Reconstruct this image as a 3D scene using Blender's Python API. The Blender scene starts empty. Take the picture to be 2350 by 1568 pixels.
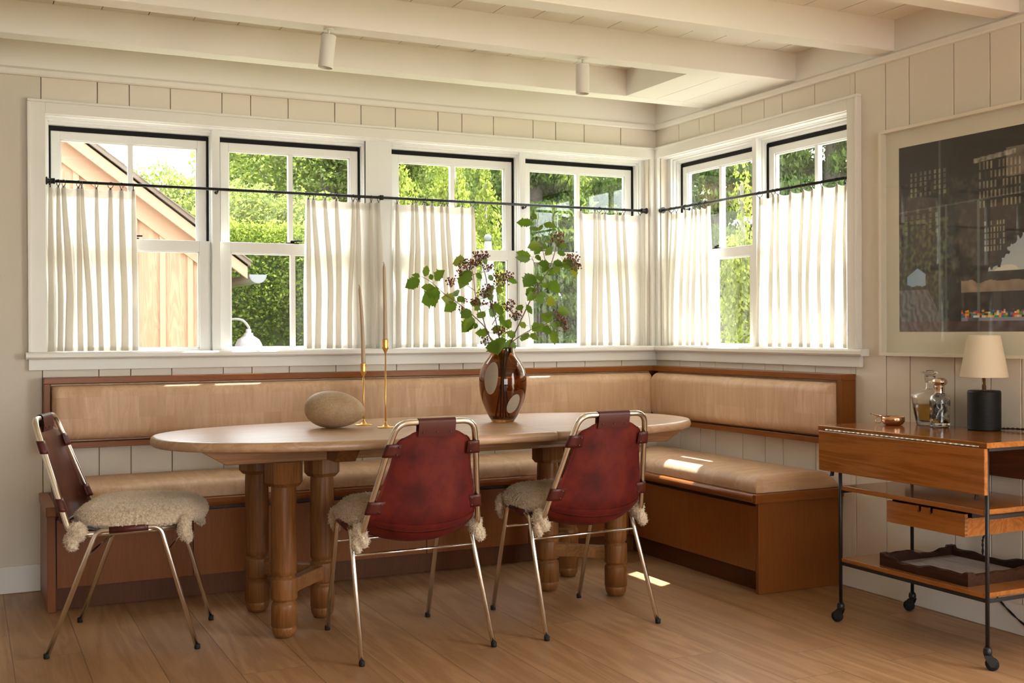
import bpy, bmesh, math, random
import numpy as np
from mathutils import Vector, Matrix, noise
random.seed(7); np.random.seed(7)
sc = bpy.context.scene
COL = sc.collection
PI = math.pi

# ---------------------------------------------------------------- camera
cam_d = bpy.data.cameras.new('camera'); cam = bpy.data.objects.new('camera', cam_d); COL.objects.link(cam)
F_, CX_, CY_, TH_, PT_, RO_ = 2584.39, 1175.5, 768.93, 1.11887, -0.00278, -0.00424
fw = Vector((math.cos(TH_)*math.cos(PT_), math.sin(TH_)*math.cos(PT_), math.sin(PT_)))
rt = Vector((math.sin(TH_), -math.cos(TH_), 0)); up = rt.cross(fw)
r2 = rt*math.cos(RO_)+up*math.sin(RO_); u2 = -rt*math.sin(RO_)+up*math.cos(RO_)
M = Matrix(((r2.x, u2.x, -fw.x, -3.48969), (r2.y, u2.y, -fw.y, -5.33377), (r2.z, u2.z, -fw.z, 1.12303), (0, 0, 0, 1)))
cam.matrix_world = M
cam_d.sensor_width = 36.0; cam_d.lens = F_/2350*36; cam_d.shift_x = -(CX_-1175)/2350; cam_d.shift_y = (CY_-784)/2350
cam_d.clip_start = 0.05; cam_d.clip_end = 200
sc.camera = cam

# ---------------------------------------------------------------- exposure
vs = sc.view_settings
vs.view_transform = 'Standard'; vs.look = 'None'; vs.gamma = 1.0; vs.use_curve_mapping = False
vs.exposure = 1.22
sc.cycles.use_denoising = True
sc.cycles.max_bounces = 9; sc.cycles.diffuse_bounces = 4; sc.cycles.transmission_bounces = 10; sc.cycles.transparent_max_bounces = 16
sc.cycles.glossy_bounces = 4
sc.cycles.sample_clamp_indirect = 6.0
sc.cycles.caustics_reflective = False; sc.cycles.caustics_refractive = False

# ---------------------------------------------------------------- sky
world = bpy.data.worlds.new('world'); sc.world = world; world.use_nodes = True
wt = world.node_tree; wt.nodes.clear()
wo = wt.nodes.new('ShaderNodeOutputWorld'); bg = wt.nodes.new('ShaderNodeBackground')
sky = wt.nodes.new('ShaderNodeTexSky'); sky.sky_type = 'NISHITA'; sky.sun_disc = False
sky.sun_elevation = math.radians(64); sky.sun_rotation = math.radians(65); sky.air_density = 1.0; sky.dust_density = 2.5
mx = wt.nodes.new('ShaderNodeMix'); mx.data_type = 'RGBA'; mx.blend_type = 'MIX'
mul = wt.nodes.new('ShaderNodeVectorMath'); mul.operation = 'SCALE'; mul.inputs['Scale'].default_value = 0.12
wt.links.new(sky.outputs[0], mul.inputs[0])
wt.links.new(mul.outputs[0], mx.inputs[6]); mx.inputs[7].default_value = (1.0, 1.0, 1.0, 1); mx.inputs[0].default_value = 0.7
wt.links.new(mx.outputs[2], bg.inputs[0]); bg.inputs[1].default_value = 5.4
wt.links.new(bg.outputs[0], wo.inputs[0])

# ---------------------------------------------------------------- sun
sl = bpy.data.lights.new('sun', 'SUN'); sl.energy = 14.0; sl.angle = math.radians(0.53); sl.color = (1.0, 0.95, 0.86)
so = bpy.data.objects.new('sun', sl); COL.objects.link(so)
SUN_DIR = Vector((-0.44, -0.215, -1.0)).normalized()
so.rotation_euler = SUN_DIR.to_track_quat('-Z', 'Y').to_euler(); so.location = (3, 2, 8)

# ------------------------- fill lights added to brighten the room, set in openings of unseen walls
def area(name, loc, size, sizey, energy, color, target):
    l = bpy.data.lights.new(name, 'AREA'); l.shape = 'RECTANGLE'; l.size = size; l.size_y = sizey; l.energy = energy; l.color = color
    o = bpy.data.objects.new(name, l); COL.objects.link(o); o.location = loc
    o.rotation_euler = (Vector(target)-Vector(loc)).to_track_quat('-Z', 'Y').to_euler(); return o
area('added_fill_rear', (-2.95, -8.50, 1.25), 2.3, 1.7, 2.5, (1.0, 0.84, 0.64), (-2.95, 0, 1.25))
area('added_fill_side', (.0, -4.3, 1.15), 1.7, 1.9, 13, (1.0, 0.90, 0.77), (-5, -4.3, 1.15))
def portal(name, loc, sx, sy, target):
    o = area(name, loc, sx, sy, 1, (1, 1, 1), target); o.data.cycles.is_portal = True
portal('sky_portal_back', (-1.6, 0.17, 1.53), 3.1, 1.05, (-1.6, -5, 1.53))
portal('sky_portal_right', (0.17, -0.82, 1.53), 1.5, 1.05, (-5, -0.82, 1.53))

# ---------------------------------------------------------------- mesh helpers
class MB:
    def __init__(s): s.v = []; s.f = []; s.m = []; s.sm = []
    def add(s, v, f, mi=0, smooth=False):
        b = len(s.v); s.v += [tuple(p) for p in v]; s.f += [tuple(b+i for i in q) for q in f]; s.m += [mi]*len(f); s.sm += [smooth]*len(f); return s
    def box(s, x0, x1, y0, y1, z0, z1, mi=0):
        v = [(x0,y0,z0),(x1,y0,z0),(x1,y1,z0),(x0,y1,z0),(x0,y0,z1),(x1,y0,z1),(x1,y1,z1),(x0,y1,z1)]
        return s.add(v, [(0,3,2,1),(4,5,6,7),(0,1,5,4),(1,2,6,5),(2,3,7,6),(3,0,4,7)], mi)
    def prism(s, poly, axis, a, b, mi=0, smooth=False):   # poly in the two other axes (cyclic order)
        n = len(poly)
        def P(p, t):
            if axis == 'x': return (t, p[0], p[1])
            if axis == 'y': return (p[0], t, p[1])
            return (p[0], p[1], t)
        v = [P(p, a) for p in poly]+[P(p, b) for p in poly]
        f = [tuple(range(n)), tuple(range(2*n-1, n-1, -1))]
        b0 = len(s.v); s.v += v; s.f += [tuple(b0+i for i in q) for q in f]; s.m += [mi]*2; s.sm += [False]*2
        for i in range(n):
            j = (i+1) % n; s.f.append((b0+i, b0+n+i, b0+n+j, b0+j)); s.m.append(mi); s.sm.append(smooth)
        return s
    def lathe(s, prof, c=(0,0,0), n=32, mi=0, smooth=True, ax=Vector((0,0,1)), cap=True):
        ax = Vector(ax).normalized(); e1 = ax.orthogonal().normalized(); e2 = ax.cross(e1); c = Vector(c); v = []
        for r, z in prof:
            for k in range(n):
                a = 2*PI*k/n; v.append(c+ax*z+(e1*math.cos(a)+e2*math.sin(a))*r)
        f = []
        for i in range(len(prof)-1):
            for k in range(n):
                k2 = (k+1) % n; f.append((i*n+k, i*n+k2, (i+1)*n+k2, (i+1)*n+k))
        s.add(v, f, mi, smooth)
        if cap:
            b = len(s.v)-len(v)
            if prof[0][0] > 1e-6: s.f.append(tuple(b+k for k in range(n-1, -1, -1))); s.m.append(mi); s.sm.append(False)
            if prof[-1][0] > 1e-6: s.f.append(tuple(b+(len(prof)-1)*n+k for k in range(n))); s.m.append(mi); s.sm.append(False)
        return s
    def tube(s, pts, r, n=12, mi=0, closed=False, cap=True):
        pts = [Vector(p) for p in pts]; m = len(pts); rr = r if isinstance(r, (list, tuple)) else [r]*m
        tang = []
        for i in range(m):
            if closed: t = pts[(i+1) % m]-pts[i-1]
            else: t = pts[min(i+1, m-1)]-pts[max(i-1, 0)]
            tang.append(t.normalized())
        nrm = tang[0].orthogonal().normalized(); v = []
        for i in range(m):
            nrm = (nrm-tang[i]*nrm.dot(tang[i])).normalized(); bn = tang[i].cross(nrm)
            for k in range(n):
                a = 2*PI*k/n; v.append(pts[i]+(nrm*math.cos(a)+bn*math.sin(a))*rr[i])
        f = []
        for i in range(m if closed else m-1):
            i2 = (i+1) % m
            for k in range(n):
                k2 = (k+1) % n; f.append((i*n+k, i*n+k2, i2*n+k2, i2*n+k))
        if cap and not closed: f += [tuple(range(n-1, -1, -1)), tuple((m-1)*n+k for k in range(n))]
        return s.add(v, f, mi, True)
    def grid(s, fn, nu, nv, mi=0, smooth=True, cu=False, cv=False):
        v = [fn(i/(nu-(0 if cu else 1)), j/(nv-(0 if cv else 1))) for i in range(nu) for j in range(nv)]
        f = []
        for i in range(nu if cu else nu-1):
            for j in range(nv if cv else nv-1):
                i2 = (i+1) % nu; j2 = (j+1) % nv; f.append((i*nv+j, i2*nv+j, i2*nv+j2, i*nv+j2))
        return s.add(v, f, mi, smooth)
    def build(s, name, mats, parent=None, off=None, bevel=0, seg=2, recalc=True):
        if not isinstance(mats, (list, tuple)): mats = [mats]
        me = bpy.data.meshes.new(name)
        o3 = Vector(off) if off is not None else (Vector(parent.get('_o', (0,0,0))) if parent is not None else Vector((0,0,0)))
        v = [(p[0]-o3.x, p[1]-o3.y, p[2]-o3.z) for p in s.v]
        me.from_pydata(v, [], s.f)
        for m_ in mats: me.materials.append(m_)
        me.polygons.foreach_set('material_index', s.m); me.polygons.foreach_set('use_smooth', s.sm)
        if recalc:
            bm = bmesh.new(); bm.from_mesh(me); bmesh.ops.recalc_face_normals(bm, faces=bm.faces); bm.to_mesh(me); bm.free()
        me.update()
        o = bpy.data.objects.new(name, me); COL.objects.link(o)
        if parent is not None: o.parent = parent
        elif off is not None: o.location = off
        if bevel:
            b = o.modifiers.new('bevel', 'BEVEL'); b.width = bevel; b.segments = seg; b.limit_method = 'ANGLE'; b.angle_limit = math.radians(40)
            b.harden_normals = False
        return o
def thing(name, label, cat, loc=(0,0,0), group=None, rz=0, local=False):
    o = bpy.data.objects.new(name, None); COL.objects.link(o); o.location = loc; o.rotation_euler = (0,0,rz)
    o.empty_display_size = 0.1
    if not local: o['_o'] = tuple(loc)
    o['label'] = label; o['category'] = cat
    if group: o['group'] = group
    return o
def sub(o, parent_obj): # sub-part: built in the same local frame as its parent
    o.parent = parent_obj; return o
def tag(o, label, cat, group=None, kind=None):
    o['label'] = label; o['category'] = cat
    if group: o['group'] = group
    if kind: o['kind'] = kind
    return o
def struct(o, label=None):
    o['kind'] = 'structure'
    if label: o['label'] = label
    return o
def sroot(name, label=None, loc=(0,0,0)):
    o = bpy.data.objects.new(name, None); COL.objects.link(o); o.location = loc; o['_o'] = tuple(loc); o['kind'] = 'structure'
    if label: o['label'] = label
    return o
def copy_tree(o, parent=None):
    c = o.copy(); COL.objects.link(c); c.parent = parent
    for ch in list(o.children): copy_tree(ch, c)
    return c

# ---------------------------------------------------------------- material helpers
class NT:
    def __init__(s, name):
        s.m = bpy.data.materials.new(name); s.m.use_nodes = True; s.t = s.m.node_tree; s.t.nodes.clear()
        s.out = s.t.nodes.new('ShaderNodeOutputMaterial')
    def n(s, typ, props=None, **ins):
        nd = s.t.nodes.new('ShaderNode'+typ)
        for k, v in (props or {}).items(): setattr(nd, k, v)
        for k, v in ins.items():
            key = k.replace('_', ' ')
            if k[0] == 'i' and k[1:].isdigit(): sock = nd.inputs[int(k[1:])]
            else: sock = nd.inputs[key]
            if isinstance(v, bpy.types.NodeSocket): s.t.links.new(v, sock)
            elif v is not None:
                if isinstance(v, (tuple, list)) and len(v) == 3 and sock.type == 'RGBA': v = (*v, 1)
                sock.default_value = v
        return nd
    def math(s, op, a, b=None, c=None):
        nd = s.n('Math', {'operation': op}); 
        for i, x in enumerate((a, b, c)):
            if x is None: continue
            if isinstance(x, bpy.types.NodeSocket): s.t.links.new(x, nd.inputs[i])
            else: nd.inputs[i].default_value = x
        return nd.outputs[0]
    def mix(s, fac, a, b, blend='MIX'):
        nd = s.n('Mix', {'data_type': 'RGBA', 'blend_type': blend}, i0=fac, i6=a, i7=b); return nd.outputs[2]
    def ramp(s, fac, stops, interp='LINEAR'):
        nd = s.n('ValToRGB', None, Fac=fac); cr = nd.color_ramp; cr.interpolation = interp
        while len(cr.elements) < len(stops): cr.elements.new(0.5)
        for e, (p, c) in zip(cr.elements, stops): e.position = p; e.color = (*c, 1) if len(c) == 3 else c
        return nd.outputs[0]
    def coord(s, kind='Object'): return s.n('TexCoord').outputs[kind]
    def mapping(s, vec, scale=(1,1,1), loc=(0,0,0), rot=(0,0,0)):
        return s.n('Mapping', None, Vector=vec, Scale=scale, Location=loc, Rotation=rot).outputs[0]
    def noise(s, vec, scale, detail=2, rough=0.5, dist=0.0, out='Fac'):
        return s.n('TexNoise', None, Vector=vec, Scale=scale, Detail=detail, Roughness=rough, Distortion=dist).outputs[out]
    def bump(s, h, strength=0.3, dist=0.002):
        return s.n('Bump', None, Height=h, Strength=strength, Distance=dist).outputs[0]
    def pbsdf(s, **k):
        b = s.n('BsdfPrincipled', None, **k); s.t.links.new(b.outputs[0], s.out.inputs[0]); s.b = b; return s.m

def plain(name, col, rough=0.5, metal=0.0, **k):
    t = NT(name); return t.pbsdf(Base_Color=col, Roughness=rough, Metallic=metal, **k)
def painted(name, col, rough=0.45, bscale=60, bstr=0.25):
    t = NT(name); c = t.coord()
    n1 = t.noise(t.mapping(c, (1, 1, .35)), bscale, 4, .6); n2 = t.noise(c, 2.0, 2)
    colr = t.mix(t.math('MULTIPLY', n2, .12), col, tuple(x*.9 for x in col))
    return t.pbsdf(Base_Color=colr, Roughness=rough, Normal=t.bump(n1, bstr, .0015))
def wood(name, c1, c2, axis='x', scale=1.0, rough=0.4, dark=None, patch=0.0, ray=0.0, coat=0.0, gl=9.0, spec=.25, rk=.30):
    t = NT(name); c = t.coord()
    st = {'x': (.055, 1, 1), 'y': (1, .055, 1), 'z': (1, 1, .055)}[axis]
    m1 = t.mapping(c, tuple(a*scale for a in st))
    warp = t.noise(t.mapping(c, tuple(a*scale*.35 for a in st)), 5, 2, .5)
    g = t.noise(m1, gl, 3, .55, .6)
    ringsv = t.math('SINE', t.math('MULTIPLY', t.math('ADD', g, t.math('MULTIPLY', warp, .6)), 55))
    rings = t.math('MULTIPLY_ADD', ringsv, .5, .5)
    fine = t.noise(t.mapping(c, tuple(a*scale*(1 if a < 1 else 1) for a in st)), 190, 3, .7)
    f = t.math('ADD', t.math('MULTIPLY', rings, rk), t.math('MULTIPLY', fine, .75))
    col = t.ramp(f, [(.25, c1), (.75, c2)])
    if dark: col = t.mix(t.math('MULTIPLY', t.math('GREATER_THAN', fine, .60), .35), col, dark)
    b2 = t.noise(c, 3.5, 2)
    col = t.mix(t.math('MULTIPLY', b2, .25), col, tuple(x*.72 for x in c1))
    k = {}
    if coat: k = dict(Coat_Weight=coat, Coat_Roughness=.12)
    return t.pbsdf(Base_Color=col, Roughness=rough, Specular_IOR_Level=spec, Normal=t.bump(f, .12, .001), **k)

WALL_C = (0.76, 0.695, 0.59)
m_wall = painted('painted_board', WALL_C, .5, 55, .35)
m_plaster = painted('painted_plaster', (0.69, 0.63, 0.53), .6, 35, .5)
m_groove = plain('groove_shadow_paint', (0.30, 0.24, 0.17), .8)
m_trim = painted('trim_paint', (0.82, 0.80, 0.745), .35, 30, .06)
m_beam = painted('beam_paint', (0.82, 0.785, 0.715), .45, 40, .15)
m_sash = plain('sash_white', (0.82, 0.82, 0.79), .3)
m_black = plain('black_track', (0.006, 0.006, 0.007), .45, Specular_IOR_Level=.15)
m_iron = plain('blackened_iron', (0.010, 0.010, 0.011), .4, .0, Specular_IOR_Level=.4)
m_chrome = plain('nickel_tube', (0.86, 0.83, 0.76), .17, 1.0)
m_brass = plain('brass', (0.72, 0.44, 0.13), .3, 1.0)
m_rubber = plain('black_rubber', (0.012, 0.012, 0.012), .6, Specular_IOR_Level=.2)
m_oak = wood('table_oak', (0.22, 0.095, 0.032), (0.34, 0.165, 0.064), 'x', 1.3, .36, dark=(0.22, 0.10, 0.04))
m_top = wood('table_top_oak', (0.42, 0.245, 0.13), (0.58, 0.38, 0.23), 'x', 1.1, .34, dark=(0.30, 0.15, 0.07), spec=.6)
m_oakz = wood('table_leg_oak', (0.155, 0.058, 0.015), (0.26, 0.108, 0.033), 'z', 1.6, .36, dark=(0.20, 0.09, 0.035))
m_benchx = wood('bench_wood_x', (0.21, 0.062, 0.011), (0.33, 0.112, 0.023), 'x', 1.6, .3, dark=(0.12, 0.035, 0.008), rk=.12)
m_benchy = wood('bench_wood_y', (0.21, 0.062, 0.011), (0.33, 0.112, 0.023), 'y', 1.6, .3, dark=(0.12, 0.035, 0.008), rk=.12)
m_benchz = wood('bench_wood_z', (0.185, 0.055, 0.010), (0.29, 0.098, 0.020), 'z', 2.6, .34, dark=(0.11, 0.032, 0.007), gl=7.0, rk=.10)
m_cart = wood('cart_wood', (0.24, 0.075, 0.014), (0.40, 0.15, 0.034), 'y', 1.0, .16, dark=(0.20, 0.07, 0.02), coat=.4)
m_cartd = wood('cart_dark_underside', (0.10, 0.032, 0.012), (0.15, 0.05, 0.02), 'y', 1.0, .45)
m_tray = wood('old_tray_wood', (0.022, 0.009, 0.005), (0.055, 0.022, 0.011), 'y', 1.4, .35)
# ---------------------------------------------------------------- floor
t = NT('oak_planks'); c = t.coord(); sx = t.n('SeparateXYZ', None, Vector=c)
W = .2235
px_ = t.math('DIVIDE', t.math('ADD', sx.outputs[0], 3.35+W*20), W); pid = t.math('FLOOR', px_); pf = t.math('SUBTRACT', px_, pid)
rnd = t.n('TexWhiteNoise', {'noise_dimensions': '1D'}, W=pid).outputs[0]
py_ = t.math('DIVIDE', t.math('ADD', sx.outputs[1], t.math('MULTIPLY_ADD', rnd, 2.1, 20)), 2.1); jid = t.math('FLOOR', py_); jf = t.math('SUBTRACT', py_, jid)
key = t.math('ADD', t.math('MULTIPLY', pid, 7.13), t.math('MULTIPLY', jid, 3.71))
rn2 = t.n('TexWhiteNoise', {'noise_dimensions': '1D'}, W=key)
cmb = t.n('CombineXYZ', None, X=t.math('ADD', sx.outputs[0], t.math('MULTIPLY', key, 1.7)), Y=t.math('MULTIPLY', sx.outputs[1], .1), Z=t.math('MULTIPLY', key, .37)).outputs[0]
g = t.noise(cmb, 5.5, 3, .5, .9); warp = t.noise(cmb, 2.0, 2)
rings = t.math('MULTIPLY_ADD', t.math('SINE', t.math('MULTIPLY', t.math('ADD', g, warp), 42)), .5, .5)
fine = t.noise(t.mapping(cmb, (1, .6, 1)), 150, 3, .7)
f = t.math('ADD', t.math('MULTIPLY', rings, .28), t.math('MULTIPLY', fine, .72))
col = t.ramp(f, [(.22, (0.31, 0.158, 0.066)), (.78, (0.51, 0.30, 0.150))])
col = t.mix(t.math('MULTIPLY', rn2.outputs[0], .38), col, (0.25, 0.13, 0.058))
e1 = t.math('LESS_THAN', t.math('MINIMUM', pf, t.math('SUBTRACT', 1, pf)), .0075)
e2 = t.math('LESS_THAN', t.math('MINIMUM', jf, t.math('SUBTRACT', 1, jf)), .0006)
edge = t.math('MAXIMUM', e1, e2)
col = t.mix(t.math('MULTIPLY', edge, .75), col, (0.10, 0.05, 0.02))
m_floor = t.pbsdf(Base_Color=col, Roughness=t.math('MULTIPLY_ADD', fine, .12, .36), Normal=t.bump(t.math('SUBTRACT', f, t.math('MULTIPLY', edge, 2)), .15, .001))
b = MB().box(-7, .3, -8.6, .3, -.12, 0); struct(b.build('floor', m_floor), 'wide pale oak plank floor')

# ---------------------------------------------------------------- walls
BG = [-3.188, -2.955, -2.819, -2.639, -2.405, -2.271, -2.091, -1.86, -1.726, -1.546, -1.316, -1.183, -1.004, -.772, -.636, -.461, -.229]
RG = [-.227, -.415, -.549, -.776, -.952, -1.086, -1.313, -1.572, -1.753, -1.885, -2.117, -2.29, -2.428, -2.662, -2.84, -2.972, -3.207, -3.385, -3.52, -3.752, -3.93, -4.064, -4.3, -4.5, -4.7, -4.9, -5.1, -5.3, -5.5, -5.7, -5.9, -6.1, -6.3, -6.5, -6.7, -6.9, -7.1, -7.3, -7.5, -7.7, -7.9, -8.1, -8.3]
GW = .0035
def panels(mb, axis, grooves, a0, a1, z0, z1, depth=.16):
    cuts = [a0]+sorted(g for g in grooves if a0+.01 < g < a1-.01)+[a1]
    for i in range(len(cuts)-1):
        p = cuts[i]+(GW/2 if i else 0); q = cuts[i+1]-(GW/2 if i < len(cuts)-2 else 0)
        ch = .0015
        if axis == 'x': mb.prism([(p, .012), (p, ch), (p+ch, 0), (q-ch, 0), (q, ch), (q, .012)], 'z', z0, z1)
        else: mb.prism([(.012, p), (ch, p), (0, p+ch), (0, q-ch), (ch, q), (.012, q)], 'z', z0, z1)
    if axis == 'x': mb.box(a0, a1, .012, depth, z0, z1, 1)
    else: mb.box(.012, depth, a0, a1, z0, z1, 1)
OX0, OX1, OZ0, OZ1, OY1 = -3.172, -.052, 1.01, 2.086, -1.542
mb = MB()
panels(mb, 'x', BG, -3.188+GW/2, .16, 2.086, 2.46); panels(mb, 'x', BG, -3.188+GW/2, .16, 0, OZ0)
mb.box(-3.188+GW/2, OX0, 0, .16, OZ0, OZ1); mb.box(OX1, .16, .001, .16, OZ0, OZ1)
mb.box(-3.188-GW/2, -3.188+GW/2, .012, .16, 0, 2.46, 1)
struct(mb.build('wall_back', [m_wall, m_groove]), 'cream painted board wall with wide window opening')
mb = MB().box(-7, -3.188-GW/2, 0, .16, 0, 2.46)
struct(mb.build('wall_plaster', m_plaster), 'smooth cream wall left of the windows').name = 'wall_back_left'
mb = MB()
panels(mb, 'y', RG, OY1, 0, OZ1, 2.46); panels(mb, 'y', RG, OY1, 0, 0, OZ0); panels(mb, 'y', RG, -3.4, OY1, 0, 2.46); panels(mb, 'y', RG, -8.6, -5.2, 0, 2.46); panels(mb, 'y', RG, -5.2, -3.4, 0, .15); panels(mb, 'y', RG, -5.2, -3.4, 2.14, 2.46)  # opening out of view, added for the side fill light
mb.box(.001, .16, -.052, 0, OZ0, OZ1)
struct(mb.build('wall_right', [m_wall, m_groove]), 'cream painted board wall with corner windows')
# walls behind and left of the camera; rear opening added for the fill light
mb = MB(); mb.box(-7.16, -7, -8.76, .16, 0, 2.46)
struct(mb.build('wall_left', m_plaster), 'cream plaster wall')
mb = MB(); mb.box(-7, -4.15, -8.76, -8.6, 0, 2.46).box(-1.75, .16, -8.76, -8.6, 0, 2.46).box(-4.15, -1.75, -8.76, -8.6, 0, .35).box(-4.15, -1.75, -8.76, -8.6, 2.15, 2.46)
struct(mb.build('wall_front', m_plaster), 'cream plaster wall')

# ---------------------------------------------------------------- ceiling boards, beams, frieze
CZ = 2.415
mb = MB(); x = -.131
xs = []
while x > -7: xs.append(x); x -= .179
xs = [0]+xs+[-7]
for i in range(len(xs)-1):
    a, b_ = xs[i+1], xs[i]
    mb.box(a+.002, b_-.002, -8.6, 0, CZ, CZ+.02)
mb.box(-7.16, .16, -8.76, .16, CZ+.02, CZ+.3, 1)
struct(mb.build('ceiling', [m_beam, m_groove]), 'cream board ceiling between beams')
y0 = -.575; ys = [-.575, -1.195, -1.812, -2.43, -3.05, -3.67, -4.29, -4.91, -5.53, -6.15, -6.77, -7.39, -8.01]
for i, y in enumerate(ys):
    o = MB().box(-7, -.003, y, y+.098, 2.285, CZ+.003).build('ceiling_beam', m_beam, None, (-3.5, y, 2.285), bevel=.004)
    lab = ['cream ceiling beam nearest the window wall', 'cream ceiling beam carrying the two white spotlights', 'third cream ceiling beam counted from the window wall', 'fourth cream ceiling beam counted from the window wall'][i] if i < 4 else 'cream ceiling beam nearer the camera, outside the view'
    o.name = 'trim_%d' % (i+1); struct(o, lab)
o = MB().box(-.548, -.530, -1.0955, -.5765, 2.2865, CZ)
for k, (a, b_) in enumerate(((-.53, -.372), (-.370, -.212), (-.210, -.004))): o.box(a, b_-.001, -1.0955, -.5765, 2.2865, 2.302)
o = struct(o.build('trim_soffit', m_beam), 'boxed board soffit in the corner between two beams'); o.name = 'trim_20'
# crown moulding with the smooth frieze above it
def crown(name, axis, a0, a1, lab):
    mb = MB(); pr = [(-.0, 2.246), (-.018, 2.246), (-.022, 2.252), (-.022, 2.272), (-.012, 2.280), (-.008, 2.284), (-.008, CZ+.003), (0, CZ+.003)]
    if axis == 'x': mb.prism(pr, 'x', a0, a1)
    else: mb.prism([(p, q) for p, q in pr], 'y', a0, a1)
    struct(mb.build(name, m_beam), lab)
crown('trim_21', 'x', -7, -.001, 'cream crown moulding along the window wall')
crown('trim_22', 'y', -8.6, -.001, 'cream crown moulding along the right wall')
# baseboards
def base(name, bx, lab):
    mb = MB().box(*bx); struct(mb.build(name, m_trim, bevel=.003), lab)
base('baseboard_back', (-7, -3.20, -.016, 0, .001, .118), 'cream baseboard left of the bench')
base('baseboard_right', (-.016, 0, -3.38, -1.492, .001, .112), 'cream baseboard behind the trolley')

# ---------------------------------------------------------------- window casing, stool, apron
mb = MB()
mb.box(-3.240, OX0, -.020, 0, 1.042, 2.140).box(OX0, -.0, -.020, 0, 2.086, 2.140)
mb.box(-.045, 0, -.020, 0, 1.042, 2.086)
mb.box(-.020, 0, OY1, -.02, 2.086, 2.140).box(-.020, 0, -1.608, OY1, 1.042, 2.140).box(-.020, 0, -.045, -.02, 1.042, 2.086)
struct(mb.build('trim_23', m_trim, bevel=.0015), 'flat white casing around the corner windows')
mb = MB()   # raised outer bead
mb.box(-3.246, -3.232, -.030, -.0, 1.042, 2.134).box(-3.246, -.0305, -.030, 0, 2.134, 2.146)
mb.box(-.030, 0, -1.614, -.001, 2.134, 2.146).box(-.030, 0, -1.614, -1.600, 1.042, 2.134)
struct(mb.build('trim_24', m_trim, bevel=.003), 'raised bead round the casing')
mb = MB()
mb.prism([(.10, 1.012), (-.044, 1.012), (-.052, 1.020), (-.052, 1.034), (-.044, 1.042), (.10, 1.042)], 'x', -3.256, .03)
mb.prism([(.10, 1.0121), (-.044, 1.0121), (-.052, 1.0201), (-.052, 1.0341), (-.044, 1.0421), (.10, 1.0421)], 'y', -1.655, .03)
struct(mb.build('trim_25', m_trim), 'white window stool running round the corner')
mb = MB().box(-3.244, -.001, -.020, 0, .963, 1.012).box(-.020, 0, -1.618, -.02, .963, 1.012)
struct(mb.build('trim_26', m_trim, bevel=.002), 'white apron board under the stool')

mb = MB().box(-3.3, .30, .16, .27, .965, .998).box(.16, .30, -1.70, .16, .9651, .9981)  # outer sill added to throw sunlight up to the ceiling
struct(mb.build('trim_30', m_sash, bevel=.003), 'white outer sill added under the windows to bounce sunlight indoors')
# ---------------------------------------------------------------- glass
def glass(name, ior):
    t = NT(name); bf = t.n('NewGeometry').outputs['Backfacing']
    fr = t.n('Fresnel', None, IOR=t.math('MULTIPLY_ADD', bf, 1/ior-ior, ior)).outputs[0]
    tr = t.n('BsdfTransparent', None, Color=(.97, .985, .975)).outputs[0]; gl = t.n('BsdfGlossy', None, Roughness=.0, Color=(1, 1, 1)).outputs[0]
    mxs = t.n('MixShader', None, Fac=fr); t.t.links.new(tr, mxs.inputs[1]); t.t.links.new(gl, mxs.inputs[2]); t.t.links.new(mxs.outputs[0], t.out.inputs[0])
    return t.m
m_glass = glass('window_glass', 1.45); m_picglass = glass('coated_picture_glass', 1.26)
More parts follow.
